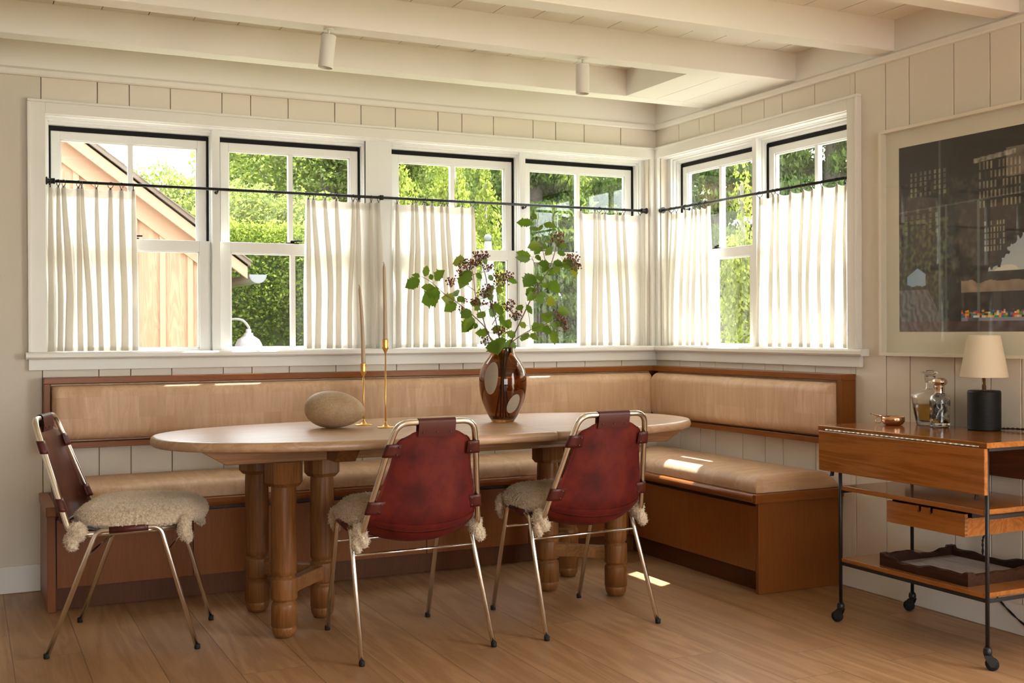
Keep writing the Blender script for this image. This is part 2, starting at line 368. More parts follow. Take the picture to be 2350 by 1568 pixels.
# ---------------------------------------------------------------- double-hung windows
def window(n, c, axis, label, latch=True):
    """built with the opening along local x, +y outside, then mapped on the wall"""
    root = sroot('window_%d' % n, label, (c, 0, 0) if axis == 'x' else (0, c, 0))
    def T(mb):
        if axis == 'y': mb.v = [(p[1], -p[0], p[2]) for p in mb.v]
        return mb
    def bl(mb, name, mat, parent=root, bevel=0):
        o = T(mb).build(name, mat, None, None, bevel=bevel); o.parent = parent; return o
    H = .362
    f = MB()
    for i, (w, y0_, y1_, zt) in enumerate(((H, .040, .055, 2.078), (H-.005, .055, .075, 2.069), (H-.010, .075, .150, 2.056))):
        z0_ = 1.0; O = .376 if i == 0 else .375
        f.box(-O, -w, y0_, y1_, z0_, 2.09).box(w, O, y0_, y1_, z0_, 2.09).box(-w, w, y0_, y1_, zt, 2.09)
        f.box(-w, w, y0_, y1_, .995, 1.012 if i < 2 else 1.0)
    bl(f, 'window_frame', m_sash, bevel=.001)
    for bx in ((-.350, .350, .104, .14, 2.034, 2.0555), (.343, .3515, .100, .14, 1.556, 2.05), (-.3515, -.343, .100, .14, 1.556, 2.05)): bl(MB().box(*bx), 'sash_track', m_black)
    for nm, y0_, z0_, zg0, zg1, z1_ in (('upper_sash', .106, 1.508, 1.552, 1.997, 2.034), ('lower_sash', .066, 1.004, 1.052, 1.505, 1.556)):
        s = MB(); y1_ = y0_+.034; w = .342 if nm[0] == 'u' else .3505
        s.box(-w, -.302, y0_, y1_, z0_, z1_).box(.302, w, y0_, y1_, z0_, z1_).box(-.302, .302, y0_, y1_, z0_, zg0).box(-.302, .302, y0_, y1_, zg1, z1_)
        s.box(-.0115, .0115, y0_+.004, y1_-.004, zg0, zg1)
        # glazing bead
        for sg in (-1, 1): s.box(min(sg*.296, sg*.302), max(sg*.296, sg*.302), y0_+.008, y1_-.008, zg0, zg1)
        s.box(-.302, .302, y0_+.008, y1_-.008, zg0, zg0+.006).box(-.302, .302, y0_+.008, y1_-.008, zg1-.006, zg1)
        so_ = bl(s, nm, m_sash, bevel=.0015)
        g_ = MB().box(-.302, .302, y0_+.015, y0_+.0155, zg0, zg1); go = T(g_).build('pane', m_glass); go.parent = so_
    if latch:
        l = MB().box(-.03, .03, .070, .092, 1.556, 1.562).lathe([(.010, 0), (.010, .008), (.004, .012)], (0, .08, 1.562), 12).tube([(0, .08, 1.569), (.03, .066, 1.571), (.045, .064, 1.571)], .004, 8)
        bl(l, 'sash_latch', m_black)
    return root
WC = [-2.801, -2.052, -1.191, -.439]; WR = [-.450, -1.197]
wl = ['leftmost double hung window, cedar building behind', 'second window from the left, hedge behind', 'third window from the left, bright shrubs behind', 'fourth window, next to the corner']
for i, c in enumerate(WC): window(i+1, c, 'x', wl[i])
for i, c in enumerate(WR): window(i+5, c, 'y', ['window of the right wall next to the corner', 'window of the right wall next to the framed picture'][i])
mb = MB()  # mullion covers and post
for a, b_ in ((-2.426-.018, -2.426+.018), (-.815-.016, -.815+.016)): mb.box(a, b_, .0395, .15, 1.0, 2.09)
mb.box(-1.690, -1.553, .0395, .15, 1.0, 2.09).box(-3.19, -3.174, .04, .15, 1.0, 2.09).box(-.066, -.05, .04, .15, 1.0, 2.09)
struct(mb.build('trim_27', m_sash, bevel=.001), 'white posts between the windows of the back wall')
mb = MB().box(.0395, .15, -.8235-.016, -.8235+.016, 1.0, 2.09).box(.04, .15, -.078, -.05, 1.0, 2.09)
struct(mb.build('trim_28', m_sash, bevel=.001), 'white post between the windows of the right wall')
mb = MB().box(OX0-.002, OX0+.0, -.019, .04, 1.04, 2.086)
# stops of the reveal
mb = MB().box(OX0, OX1, .0, .040, 2.082, 2.086).box(-.0, .040, OY1, OX1, 2.082, 2.086)
struct(mb.build('trim_29', m_sash), 'white head reveal of the windows')
# ---------------------------------------------------------------- curtain rods and cafe curtains
t = NT('linen'); c = t.coord()
wv = t.noise(t.mapping(c, (60, 60, 700)), 1.0, 2, .6); wv2 = t.noise(t.mapping(c, (600, 600, 30)), 1.0, 2, .6)
wv = t.math('ADD', wv, wv2)
colr = t.mix(t.math('MULTIPLY', wv, .3), (0.87, 0.84, 0.785), (0.76, 0.72, 0.645))
d = t.n('BsdfDiffuse', None, Color=colr, Normal=t.bump(wv, .3, .0008)).outputs[0]; tl = t.n('BsdfTranslucent', None, Color=colr).outputs[0]
ms = t.n('MixShader', None, Fac=.52); t.t.links.new(d, ms.inputs[1]); t.t.links.new(tl, ms.inputs[2]); t.t.links.new(ms.outputs[0], t.out.inputs[0])
m_linen = t.m
RZ = 1.795
def rodobj(axis, a0, a1, brackets, label, collars=()):
    mid = (a0+a1)/2
    R_ = thing('curtain_rod', label, 'curtain rod', (mid, 0, RZ) if axis == 'x' else (0, mid, RZ), 'black iron cafe curtain rods')
    def V(a, y, z): return (a, y, z) if axis == 'x' else (y, a, z)
    MB().tube([V(a0, 0, RZ), V(a1, 0, RZ)], .0068, 16).build('rod', m_iron, R_)
    for e, sgn in ((a0, 1), (a1, -1)):
        MB().lathe([(.0165, 0), (.0175, .003), (.0165, .006), (.012, .008), (.012, .030), (.0135, .032), (.0135, .036), (.009, .038), (.0068, .042)], V(e, 0, RZ), 20, ax=Vector(V(sgn, 0, 0))).build('end_socket', m_iron, R_)
    for b_ in brackets:
        MB().tube([V(b_, .040, RZ-.012), V(b_, .012, RZ-.014), V(b_, 0, RZ-.0075)], .004, 8).lathe([(.008, 0), (.008, .004)], V(b_, .036, RZ-.012), 12, ax=Vector(V(0, 1, 0))).build('bracket', m_iron, R_)
    for b_ in collars:
        MB().lathe([(.0068, 0), (.0125, .003), (.0125, .02), (.0068, .023)], V(b_-.011, 0, RZ), 16, ax=Vector(V(1, 0, 0))).build('collar', m_iron, R_)
rodobj('x', -3.170, -.062, (-2.426, -.815), 'long thin black iron rod across the four windows of the back wall', (-1.622,))
rodobj('y', -.075, -1.541, (-.27,), 'shorter black iron rod across the two windows of the right wall')
def curtain(axis, rings, b0, b1, label, seed, over0=.012, over1=.012):
    rg = random.Random(seed); n = len(rings); mid = (rings[0]+rings[-1])/2
    def W_(a, y, z): return (a, y, z) if axis == 'x' else (y, a, z)
    root = thing('cafe_curtain', label, 'curtain', W_(mid, 0, 1.06), 'cream linen cafe curtains')
    sgn = 1 if rings[-1] > rings[0] else -1
    K = [rings[0]-sgn*over0]+list(rings)+[rings[-1]+sgn*over1]
    Kp = [-.35]+list(range(n))+[n-1+.35]
    bot = [b0]; 
    ws = [1+rg.uniform(-.35, .35) for _ in range(n-1)]; tot = sum(ws)+.7; acc = .35
    pos = []
    for i in range(n):
        pos.append(b0+(b1-b0)*acc/tot)
        if i < n-1: acc += ws[i]
    pos = [b0]+[pos[i]*.55+rings[i]*.45 for i in range(n)]+[b1]
    amp = [rg.uniform(.75, 1.15) for _ in range(n+1)]; ph2 = [rg.uniform(-1, 1) for _ in range(n+2)]
    ZT, ZB = 1.777, 1.045
    def interp(x, xs, ys):
        for i in range(len(xs)-1):
            if x <= xs[i+1]: 
                tt = (x-xs[i])/(xs[i+1]-xs[i]); return ys[i]+(ys[i+1]-ys[i])*tt
        return ys[-1]
    NU = n*30+1; NV = 40
    def fn(u, v):
        ph = -.5+u*n; h = v                                 # v 0 top, 1 bottom
        ki = max(0, min(n-1, int(math.floor(ph+.5)))); t_ = ph-ki
        sm = min(1, h*1.4); sm = sm*sm*(3-2*sm)
        X = [rings[i]*(1-sm)+pos[i+1]*sm for i in range(n)]
        gl_ = abs(X[ki]-(X[ki-1] if ki else K[0]*(1-sm)+pos[0]*sm)); gr_ = abs((X[ki+1] if ki < n-1 else K[-1]*(1-sm)+pos[-1]*sm)-X[ki])
        w = (.0065+.0065*min(1, h*3.5)**.6+.002*h)*amp[ki]
        wl = min(w, gl_*(.42 if ki else .9)); wr = min(w, gr_*(.42 if ki < n-1 else .9)); q = .27
        dep = (.010+.010*min(1, h*3))*amp[ki]
        if abs(t_) <= q:
            s_ = t_/q; g = -math.sin(1.5*PI*s_); lay = math.cos(.5*PI*s_)
            a = X[ki]+sgn*(g*(wl if g < 0 else wr))
            y = -dep*lay+.0025*s_
        else:
            if t_ > 0: r = (t_-q)/(.5-q)*.5; a0 = X[ki]+sgn*wr; a1 = (X[ki+1]-sgn*min((.013+.002*h)*amp[ki+1], gr_*.42)) if ki < n-1 else K[-1]*(1-sm)+pos[-1]*sm; rr = r if ki < n-1 else r*2
            else: r = (-t_-q)/(.5-q)*.5; a0 = X[ki]-sgn*wl; a1 = (X[ki-1]+sgn*min((.013+.002*h)*amp[ki-1], gl_*.42)) if ki else K[0]*(1-sm)+pos[0]*sm; rr = r if ki else r*2
            a = a0+(a1-a0)*rr; y = (.008+.006*h)*math.sin(PI*min(r, .5))
        y += (.004*math.sin(ph*2.1+ph2[ki]*2+h*2.2)+.002*math.sin(h*6+ph*1.3))*min(1, h*2)
        a += sgn*.007*math.sin(h*3.1+ph2[min(ki, n-1)]*1.5+ph*.8)*min(1, h*1.5)*(0 if ki in (0, n-1) else 1)
        scal = .012*(math.sin(PI*ph)**2)*(1-min(1, h*6))*(0 if ph < 0 or ph > n-1 else 1)
        z = ZT-scal-(ZT-ZB)*h
        return W_(a, .009+y*.95, z)
    cl = MB().grid(fn, NU, NV); o = cl.build('cloth', m_linen, root, recalc=False)
    # hem and header are a second layer of cloth just behind
    def hemf(v0, v1, off):
        def q(u, v):
            p = fn(u, v0+(v1-v0)*v); return (p[0], p[1]+off, p[2]) if axis == 'x' else (p[0]+off, p[1], p[2])
        return q
    MB().grid(hemf(0.0, .055, .0015), NU, 4).build('header_band', m_linen, root, recalc=False); MB().grid(hemf(.975, 1.0, .0015), NU, 3).build('hem', m_linen, root, recalc=False)
    for i, r_ in enumerate(rings):
        tilt = rg.uniform(-.9, .9); R = .0135; pts = []
        for k in range(20):
            an = 2*PI*k/20; dy = math.cos(an)*R; dz = math.sin(an)*R
            pts.append(W_(r_+dy*math.sin(tilt), dy*math.cos(tilt), RZ-.0062+dz))
        MB().tube(pts, .0016, 8, closed=True).tube([W_(r_, 0, RZ-.020), W_(r_, 0, RZ-.028)], .0022, 6).build('curtain_ring', m_iron, root)
    return root
curtain('x', [-3.152, -3.119, -3.097, -3.036, -3.022, -2.960, -2.901, -2.854, -2.803], -3.166, -2.780, 'gathered cream linen cafe curtain at the far left, covering half the leftmost window', 1)
curtain('x', [-1.993, -1.968, -1.911, -1.854, -1.768, -1.743, -1.675, -1.636], -2.014, -1.600, 'cream linen cafe curtain right of the hedge view, behind the taller candle', 2)
curtain('x', [-1.538, -1.456, -1.436, -1.390, -1.350, -1.297, -1.266, -1.183, -1.124], -1.556, -1.094, 'cream linen cafe curtain behind the left twigs of the vase arrangement', 3)
curtain('x', [-.483, -.395, -.368, -.330, -.252, -.210, -.105], -.500, -.068, 'narrow cream linen cafe curtain on the back wall beside the room corner', 4)
curtain('y', [-.150, -.200, -.287, -.347, -.383, -.423, -.477], -.070, -.522, 'cream linen cafe curtain on the right wall beside the room corner', 5, .05)
curtain('y', [-.916, -1.018, -1.053, -1.142, -1.233, -1.293, -1.363, -1.456, -1.511], -.870, -1.530, 'widest sunlit cream linen cafe curtain next to the framed picture', 6)
# ---------------------------------------------------------------- cork-leather upholstery
def upholstery(name, ax):
    t = NT(name); c = t.coord(); s = t.n('SeparateXYZ', None, Vector=c)
    a, v = {'xz': (0, 2), 'yz': (1, 2), 'xy': (0, 1), 'yx': (1, 0)}[ax]
    wn = t.noise(c, 6, 2)
    bx = t.n('CombineXYZ', None, X=s.outputs[a], Y=t.math('ADD', s.outputs[v], .512)).outputs[0]
    br = t.n('TexBrick', {'offset': .37, 'squash': .7, 'squash_frequency': 3}, Vector=bx, Color1=(0, 0, 0), Color2=(1, 1, 1), Mortar=(.5, .5, .5), Scale=1.0, Mortar_Size=0.0, Brick_Width=.115, Row_Height=.092).outputs[0]
    st = {0: (1, .12, .12), 2: (1, 1, .10)}.get(v, (1, .12, 1))
    if ax == 'yx': st = (.12, 1, 1)
    if ax == 'xy': st = (1, .12, 1)
    if ax == 'yz': st = (1, 1, .10)
    n1 = t.noise(t.mapping(c, st), 34, 4, .65, .8); sp = t.noise(c, 260, 2, .5)
    col = t.ramp(n1, [(.3, (0.55, 0.345, 0.205)), (.55, (0.68, 0.46, 0.295)), (.8, (0.77, 0.565, 0.385))])
    col = t.mix(t.math('MULTIPLY', br, .65), col, (0.53, 0.33, 0.19))
    col = t.mix(t.math('MULTIPLY', t.math('GREATER_THAN', sp, .67), .35), col, (0.28, 0.17, 0.10))
    return t.pbsdf(Base_Color=col, Roughness=.5, Specular_IOR_Level=.3, Normal=t.bump(n1, .10, .0008))
m_up_xz = upholstery('cork_leather_back_long', 'xz'); m_up_yz = upholstery('cork_leather_back_short', 'yz')
m_up_xy = upholstery('cork_leather_seat_long', 'xy'); m_up_yx = upholstery('cork_leather_seat_short', 'yx')
def crown_h(u, v, p=2.6, q=.42, e=None):
    a = 1-abs(2*u-1)**p if e is None else e
    b = 1-abs(2*v-1)**p
    return max(0, a)**q*max(0, b)**q
def edge(u, w):   # fast rise near both ends, w = fraction of length used
    d = min(u, 1-u)/w
    return 1 if d >= 1 else (1-(1-d)**2)**.5
def ease(i, n, w):  # sample positions denser at the ends
    return .5-.5*math.cos(PI*i)

# backrest mounted on the wall
R_ = thing('bench_backrest', 'L-shaped padded backrest with reddish wood rim fixed to the walls below the windows', 'backrest', (-.04, -.04, .622))
fr = MB()
D = .082
for za, zb in ((.905, .932), (.622, .648)): MB().box(-3.187, -.001, -D, 0, za, zb).build('rail', m_benchx, R_, bevel=.002)
MB().box(-3.187, -3.161, -D, 0, .648, .905).build('end_stile', m_benchz, R_, bevel=.002)
for za, zb in ((.905, .9325), (.6215, .648)): MB().box(-D, 0, -1.572, -D, za, zb).build('rail', m_benchy, R_, bevel=.002)
MB().box(-D, 0, -1.572, -1.543, .648, .905).build('end_stile', m_benchz, R_, bevel=.002)
MB().box(-3.161, -.003, -.02, -.003, .648, .905).box(-.02, -.003, -1.543, -.02, .648, .905).build('backing_board', m_benchx, R_)
def backpad(axis, a0, a1, name, mat):
    mb = MB(); L_ = abs(a1-a0)
    def f(i, j):
        u = ease(i, 0, 0); v = ease(j, 0, 0); h = edge(u, .03/L_)*edge(v, .20)
        a = a0+(a1-a0)*u; z = .6505+(.9025-.6505)*v
        off = .050+.072*h*(1-.06*abs(2*v-1)**2)
        z = z+(.5-v)*.012*(1-h)
        return (a, -off, z) if axis == 'x' else (-off, a, z)
    mb.grid(f, 160, 30)
    # sides into the frame
    def g(i, j):
        u = ease(i, 0, 0); a = a0+(a1-a0)*u
        zz = .6505 if j < .5 else .9025
        return None
    if axis == 'x': mb.box(a0, a1, -.056, -.021, .6505, .9025)
    else: mb.box(-.056, -.021, min(a0, a1), max(a0, a1), .6505, .9025)
    mb.build(name, mat, R_, recalc=True)
backpad('x', -3.158, -.086, 'back_cushion', m_up_xz)
backpad('y', -.100, -1.540, 'back_cushion', m_up_yz)

# built-in bench base
Bn = thing('corner_bench', 'built-in reddish wood corner bench base with flush door fronts and rounded nosing', 'bench', (-1.6, -.45, 0))
m_toe = wood('toe_kick_shaded_wood', (.085, .026, .006), (.14, .046, .011), 'z', 2.2, .45, rk=.1)  # darker than the bench: shade of the recess put into the colour
Y0, X0 = -.455, -.465; ZT = .428
def nosing(axis, a0, a1, f):   # rounded front edge
    mb = MB(); pr = [(f+.06, ZT-.001), (f-.008, ZT-.001)]
    for k in range(9):
        an = PI/2+PI*k/8; pr.append((f-.008+math.cos(an)*.020, ZT-.0205+math.sin(an)*.0195))
    pr += [(f+.06, ZT-.040)]
    mb.prism(pr, 'x' if axis == 'x' else 'y', a0, a1, smooth=False)
    return mb
mb = nosing('x', -3.165, X0-.02, Y0); mb.box(-3.165, -.003, Y0+.05, -.003, ZT-.03, ZT-.001)
mb.build('seat_nosing', m_benchx, Bn)
pr = MB(); t_ = nosing('y', -1.478, Y0-.02, X0); t_.box(X0+.05, -.003, -1.478, Y0+.05, ZT-.031, ZT-.0015)
t_.build('seat_nosing', m_benchy, Bn)
# mitre pieces of the nosing at the inner corner
mb = MB().box(X0-.026, X0+.05, Y0-.026, Y0+.05, ZT-.038, ZT-.0012); mb.build('corner_block', m_benchx, Bn, bevel=.004)
MB().box(X0-.022, -.003, -1.500, -1.478, ZT-.040, ZT).build('end_cap', m_benchx, Bn, bevel=.004)
MB().box(-3.205, -3.165, Y0-.022, -.003, ZT-.040, ZT).build('end_cap', m_benchy, Bn, bevel=.004)
MB().box(X0, -.003, -1.490, -1.470, .001, ZT-.040).build('end_panel', m_benchz, Bn, bevel=.0015)
MB().box(-3.200, -3.168, Y0, -.003, .001, ZT-.040).build('end_panel', m_benchz, Bn, bevel=.0015)
MB().box(-3.168, X0+.05, Y0+.045, Y0+.060, .001, .10).build('toe_kick', m_toe, Bn)
MB().box(X0+.05, X0+.065, -1.470, Y0+.045, .001, .10).build('toe_kick', m_toe, Bn)
MB().box(-3.168, -.003, Y0+.020, -.02, .10, ZT-.040).box(X0+.020, -.02, -1.470, Y0+.019, .10, ZT-.0405).build('carcass', plain('bench_inside', (.05, .02, .01), .6), Bn)
xs_ = [-3.165, -2.627, -2.097, -1.567, -1.037, X0-.002]
for i in range(5): MB().box(xs_[i]+.0015, xs_[i+1]-.0015, Y0, Y0+.018, .096, .372).build('door', m_benchz, Bn, bevel=.001)
ys_ = [Y0-.002, -.972, -1.468]
for i in range(2): MB().box(X0, X0+.018, ys_[i+1]+.0015, ys_[i]-.0015, .096, .372).build('door', m_benchz, Bn, bevel=.001)

# loose seat cushions, mitred at the corner
def seatpad(axis, label, mat):
    mb = MB()
    def f(i, j, bottom=False):
        u = ease(i, 0, 0); v = ease(j, 0, 0)
        h = edge(u, .028)*edge(v, .14)
        dep = .448
        d = .012+dep*v                               # distance from the wall
        if axis == 'x': a0_, a1_ = -3.155, -.004-d
        else: a0_, a1_ = -1.468, -.004-d
        a = a0_+(a1_-a0_)*u
        z = ZT+(.012 if not bottom else .0)+.062*h*(1-.14*(2*v-1)**2) if not bottom else ZT+.0005
        k = 1+0*h
        if axis == 'x': return (a, -d*(1 if v < .9 else 1+.012*h), z)
        return (-d*(1 if v < .9 else 1+.012*h), a, z)
    mb.grid(f, 170, 40); 
    n0 = len(mb.v); nu, nv = 170, 40
    # skirt
    rim = [(i*nv) for i in range(nu)]+[(nu-1)*nv+j for j in range(1, nv)]+[(nu-1-i)*nv+nv-1 for i in range(1, nu)]+[nv-1-j for j in range(1, nv-1)]
    low = [(mb.v[k][0], mb.v[k][1], ZT+.0005) for k in rim]
    mb.v += low; m_ = len(rim)
    for k in range(m_):
        k2 = (k+1) % m_; mb.f.append((rim[k], rim[k2], n0+k2, n0+k)); mb.m.append(0); mb.sm.append(True)
    o = mb.build('seat_cushion', mat); 
    return tag(o, label, 'seat cushion', 'cork leather bench seat cushions')
seatpad('x', 'long tan cork leather seat cushion running under the back wall windows', m_up_xy)
seatpad('y', 'shorter tan cork leather seat cushion on the right, with a bright sun patch', m_up_yx)
# ---------------------------------------------------------------- dining table
TC = (-1.717, -1.010); TA, TB_, TN, TZ = 1.158, .5024, 2.41, .737
Tb = thing('dining_table', 'large oval oak dining table on two clusters of turned legs', 'table', (TC[0], TC[1], 0))
def oval(inset, N=220):
    o = []
    for k in range(N):
        a = 2*PI*k/N; c_, s_ = math.cos(a), math.sin(a)
        o.append((TC[0]+(TA-inset)*math.copysign(abs(c_)**(2/TN), c_), TC[1]+(TB_-inset)*math.copysign(abs(s_)**(2/TN), s_)))
    return o
SEAM = -1.436
def tabletop(lo, hi):
    prof = [(.018, TZ-.0365), (.006, TZ-.034), (.0015, TZ-.028), (0, TZ-.022), (.0015, TZ-.012), (.005, TZ-.005), (.009, TZ-.0015), (.016, TZ)]
    mb = MB(); N = 220
    rings_ = []
    for ins, z in prof:
        rings_.append([(min(max(x, lo), hi), y, z) for x, y in oval(ins)])
    v = [p for r in rings_ for p in r]; f = []
    for i in range(len(prof)-1):
        for k in range(N):
            k2 = (k+1) % N; f.append((i*N+k, i*N+k2, (i+1)*N+k2, (i+1)*N+k))
    mb.add(v, f, 0, True)
    b = len(mb.v)-len(v)
    mb.f.append(tuple(b+(len(prof)-1)*N+k for k in range(N))); mb.m.append(0); mb.sm.append(False)
    mb.f.append(tuple(b+k for k in range(N-1, -1, -1))); mb.m.append(0); mb.sm.append(False)
    return mb
def clipped(lo, hi, name):
    o = tabletop(-9, 9).build(name, m_top, Tb)
    me = o.data; bm = bmesh.new(); bm.from_mesh(me)
    off = Vector((TC[0], TC[1], 0))
    for x, nrm in ((lo, (-1, 0, 0)), (hi, (1, 0, 0))):
        if abs(x) > 5: continue
        r = bmesh.ops.bisect_plane(bm, geom=bm.verts[:]+bm.edges[:]+bm.faces[:], plane_co=Vector((x, 0, 0))-off, plane_no=Vector(nrm), clear_outer=True)
        ed = [e for e in r['geom_cut'] if isinstance(e, bmesh.types.BMEdge)]
        bmesh.ops.contextual_create(bm, geom=ed)
    bmesh.ops.recalc_face_normals(bm, faces=bm.faces); bm.to_mesh(me); bm.free(); return o
clipped(-9, SEAM-.0009, 'tabletop'); clipped(SEAM+.0009, 9, 'tabletop')
ZB = .650
for y in (-1.244, -.776):
    MB().prism([(-2.742, .7005), (-2.655, ZB), (-.779, ZB), (-.692, .7005)], 'y', y-.028, y+.028).build('long_rail', m_oak, Tb, bevel=.003)
for x in (-2.245, -1.189):
    MB().prism([(-1.43, .7005), (-1.37, ZB+.001), (-.65, ZB+.001), (-.59, .7005)], 'x', x-.04, x+.04).build('cross_rail', m_oakz, Tb, bevel=.003)
MB().box(-1.80, -1.30, -1.36, -1.33, .672, .7005).build('slide_rail', m_oak, Tb, bevel=.002)
def leg(x, y, ang):
    mb = MB(); n = 40
    mb.lathe([(.026, 0), (.028, .001), (.036, .006), (.0425, .016), (.0455, .030), (.0455, .040), (.044, .0425), (.048, .044), (.048, .118), (.0455, .128), (.040, .132), (.040, .138), (.0475, .142), (.0485, .147), (.0485, .214), (.0475, .219), (.040, .223), (.040, .230), (.046, .236), (.0465, .25), (.0475, .40), (.0465, .53), (.0455, .556), (.0455, .60)], (x, y, 0), n)
    o_ = []                       # chamfered square block
    s, ch = .060, .026
    for p in ((s, -s+ch), (s, s-ch), (s-ch, s), (-s+ch, s), (-s, s-ch), (-s, -s+ch), (-s+ch, -s), (s-ch, -s)):
        o_.append((x+p[0]*math.cos(ang)-p[1]*math.sin(ang), y+p[0]*math.sin(ang)+p[1]*math.cos(ang)))
    mb.prism(o_, 'z', .572, ZB)
    lo = [(x+(p[0]-x)*.80, y+(p[1]-y)*.80) for p in o_]
    v = [(p[0], p[1], .572) for p in o_]+[(p[0], p[1], .557) for p in lo]
    mb.add(v, [(i, (i+1) % 8, 8+(i+1) % 8, 8+i) for i in range(8)]+[tuple(range(8, 16))])
    return mb.build('leg', m_oakz, Tb)
LL = [(-2.436, -1.226), (-2.436, -.797), (-2.225, -1.000)]; LR = [(-1.005, -1.215), (-1.005, -.790), (-1.220, -1.004)]
for p in LL+LR: leg(p[0], p[1], 0.26)
def bar(a, b, w0=.020, w1=.026, z0=.155, z1=.207):
    a, b = Vector((*a, 0)), Vector((*b, 0)); d = (b-a).normalized(); n_ = Vector((-d.y, d.x, 0)); v = []; L = (b-a).length
    for s_, w in ((0, w1), (.28, w0), (.72, w0), (1, w1)):
        p = a+(b-a)*s_; ex = .004 if w == w1 else 0
        for q, z in ((1, z0-ex), (-1, z0-ex), (-1, z1+ex), (1, z1+ex)): v.append((p.x+n_.x*w*q, p.y+n_.y*w*q, z))
    f = [(0, 1, 2, 3), (12, 15, 14, 13)]
    for i in range(3):
        for k in range(4): f.append((i*4+k, i*4+(k+1) % 4, i*4+4+(k+1) % 4, i*4+4+k))
    return MB().add(v, f)
for G in (LL, LR):
    bar(G[0], G[2]).build('stretcher', m_oak, Tb, bevel=.003); bar(G[1], G[2]).build('stretcher', m_oak, Tb, bevel=.003)

# ---------------------------------------------------------------- chairs
t = NT('chair_leather_front'); c = t.coord(); n1 = t.noise(c, 7, 3); n2 = t.noise(c, 140, 3, .6)
col = t.ramp(n1, [(.3, (0.060, 0.016, 0.010)), (.7, (0.135, 0.036, 0.020))])
m_leaf = t.pbsdf(Base_Color=col, Roughness=.33, Normal=t.bump(n2, .15, .0006), Coat_Weight=.15, Coat_Roughness=.3)
t = NT('chair_leather_back'); c = t.coord(); n1 = t.noise(c, 9, 4, .6); n2 = t.noise(c, 260, 3, .6)
col = t.ramp(n1, [(.28, (0.036, 0.0025, 0.0025)), (.5, (0.092, 0.006, 0.004)), (.75, (0.155, 0.018, 0.005))])
m_leab = t.pbsdf(Base_Color=col, Roughness=.62, Specular_IOR_Level=.25, Normal=t.bump(n2, .25, .0006))
m_strap = plain('strap_leather', (0.075, 0.013, 0.009), .42, Specular_IOR_Level=.35)
m_stitch = plain('stitch_thread', (0.045, 0.012, 0.008), .7)
CH = thing('dining_chair', 'tubular chair', 'chair', (0, 0, 0), 'tubular steel chairs with leather slings', local=True)
def smooth_path(ctrl, n=8):
    out = []; P = [Vector(p) for p in ctrl]
    for i in range(len(P)-1):
        p0 = P[max(i-1, 0)]; p1 = P[i]; p2 = P[i+1]; p3 = P[min(i+2, len(P)-1)]
        for k in range(n):
            t_ = k/n; out.append(.5*((2*p1)+(-p0+p2)*t_+(2*p0-5*p1+4*p2-p3)*t_**2+(-p0+3*p1-3*p2+p3)*t_**3))
    out.append(P[-1]); return out
def fillet(ctrl, rads, n=8):
    P = [Vector(p) for p in ctrl]; out = [P[0]]
    for i in range(1, len(P)-1):
        a = (P[i-1]-P[i]).normalized(); b = (P[i+1]-P[i]).normalized(); r = rads[i-1]; ang = a.angle(b)
        d = min(r/math.tan(ang/2), (P[i-1]-P[i]).length*.49, (P[i+1]-P[i]).length*.49)
        p, q = P[i]+a*d, P[i]+b*d
        for k in range(n+1):
            t_ = k/n; out.append(p*(1-t_)**2+P[i]*2*t_*(1-t_)+q*t_**2)
    out.append(P[-1]); return out
half = [(.445, .172, .432), (.075, .222, .418), (-.034, .163, .728), (-.066, .142, .818)]
ctrl = half+[(p[0], -p[1], p[2]) for p in reversed(half)]
HOOP = fillet(ctrl, [.055, .3, .055, .055, .3, .055], 10)
MB().tube(HOOP, .0108, 16).build('back_hoop', m_chrome, CH)
for s in (1, -1):
    pth = fillet([(0, s*.248, .004), (.163, s*.228, .431), (.375, s*.205, .441), (.500, s*.205, .004)], [.038, .038], 10)
    LF = MB().tube(pth, .0088, 14).build('leg_frame', m_chrome, CH)
    for p, q in ((pth[0], pth[1]), (pth[-1], pth[-2])):
        d = (p-q).normalized()
        MB().lathe([(.0098, -.004), (.0105, 0), (.0105, .012), (.0092, .013)], (p.x, p.y, 0.004), 14).build('foot_cap', m_rubber, CH).parent = LF
    rr_ = MB().tube([(.205, s*.224, .4335), (.335, s*.2095, .4395)], .0125, 14).build('rail_sleeve', m_strap, CH); rr_.parent = LF
MB().tube([(.132, -.232, .347), (.132, .232, .347)], .0048, 10).build('rear_stretcher', m_chrome, CH)
MB().tube([(.401, -.205, .352), (.401, .205, .352)], .0048, 10).build('front_stretcher', m_chrome, CH)
# leather sling: back and seat in one piece
def lerp_path(ctrl, s):
    n = len(ctrl)-1; x = s*n; i = min(int(x), n-1); t_ = x-i
    P = [Vector(q) for q in ctrl]; p0 = P[max(i-1, 0)]; p1 = P[i]; p2 = P[i+1]; p3 = P[min(i+2, n)]
    return .5*((2*p1)+(-p0+p2)*t_+(2*p0-5*p1+4*p2-p3)*t_**2+(-p0+3*p1-3*p2+p3)*t_**3)
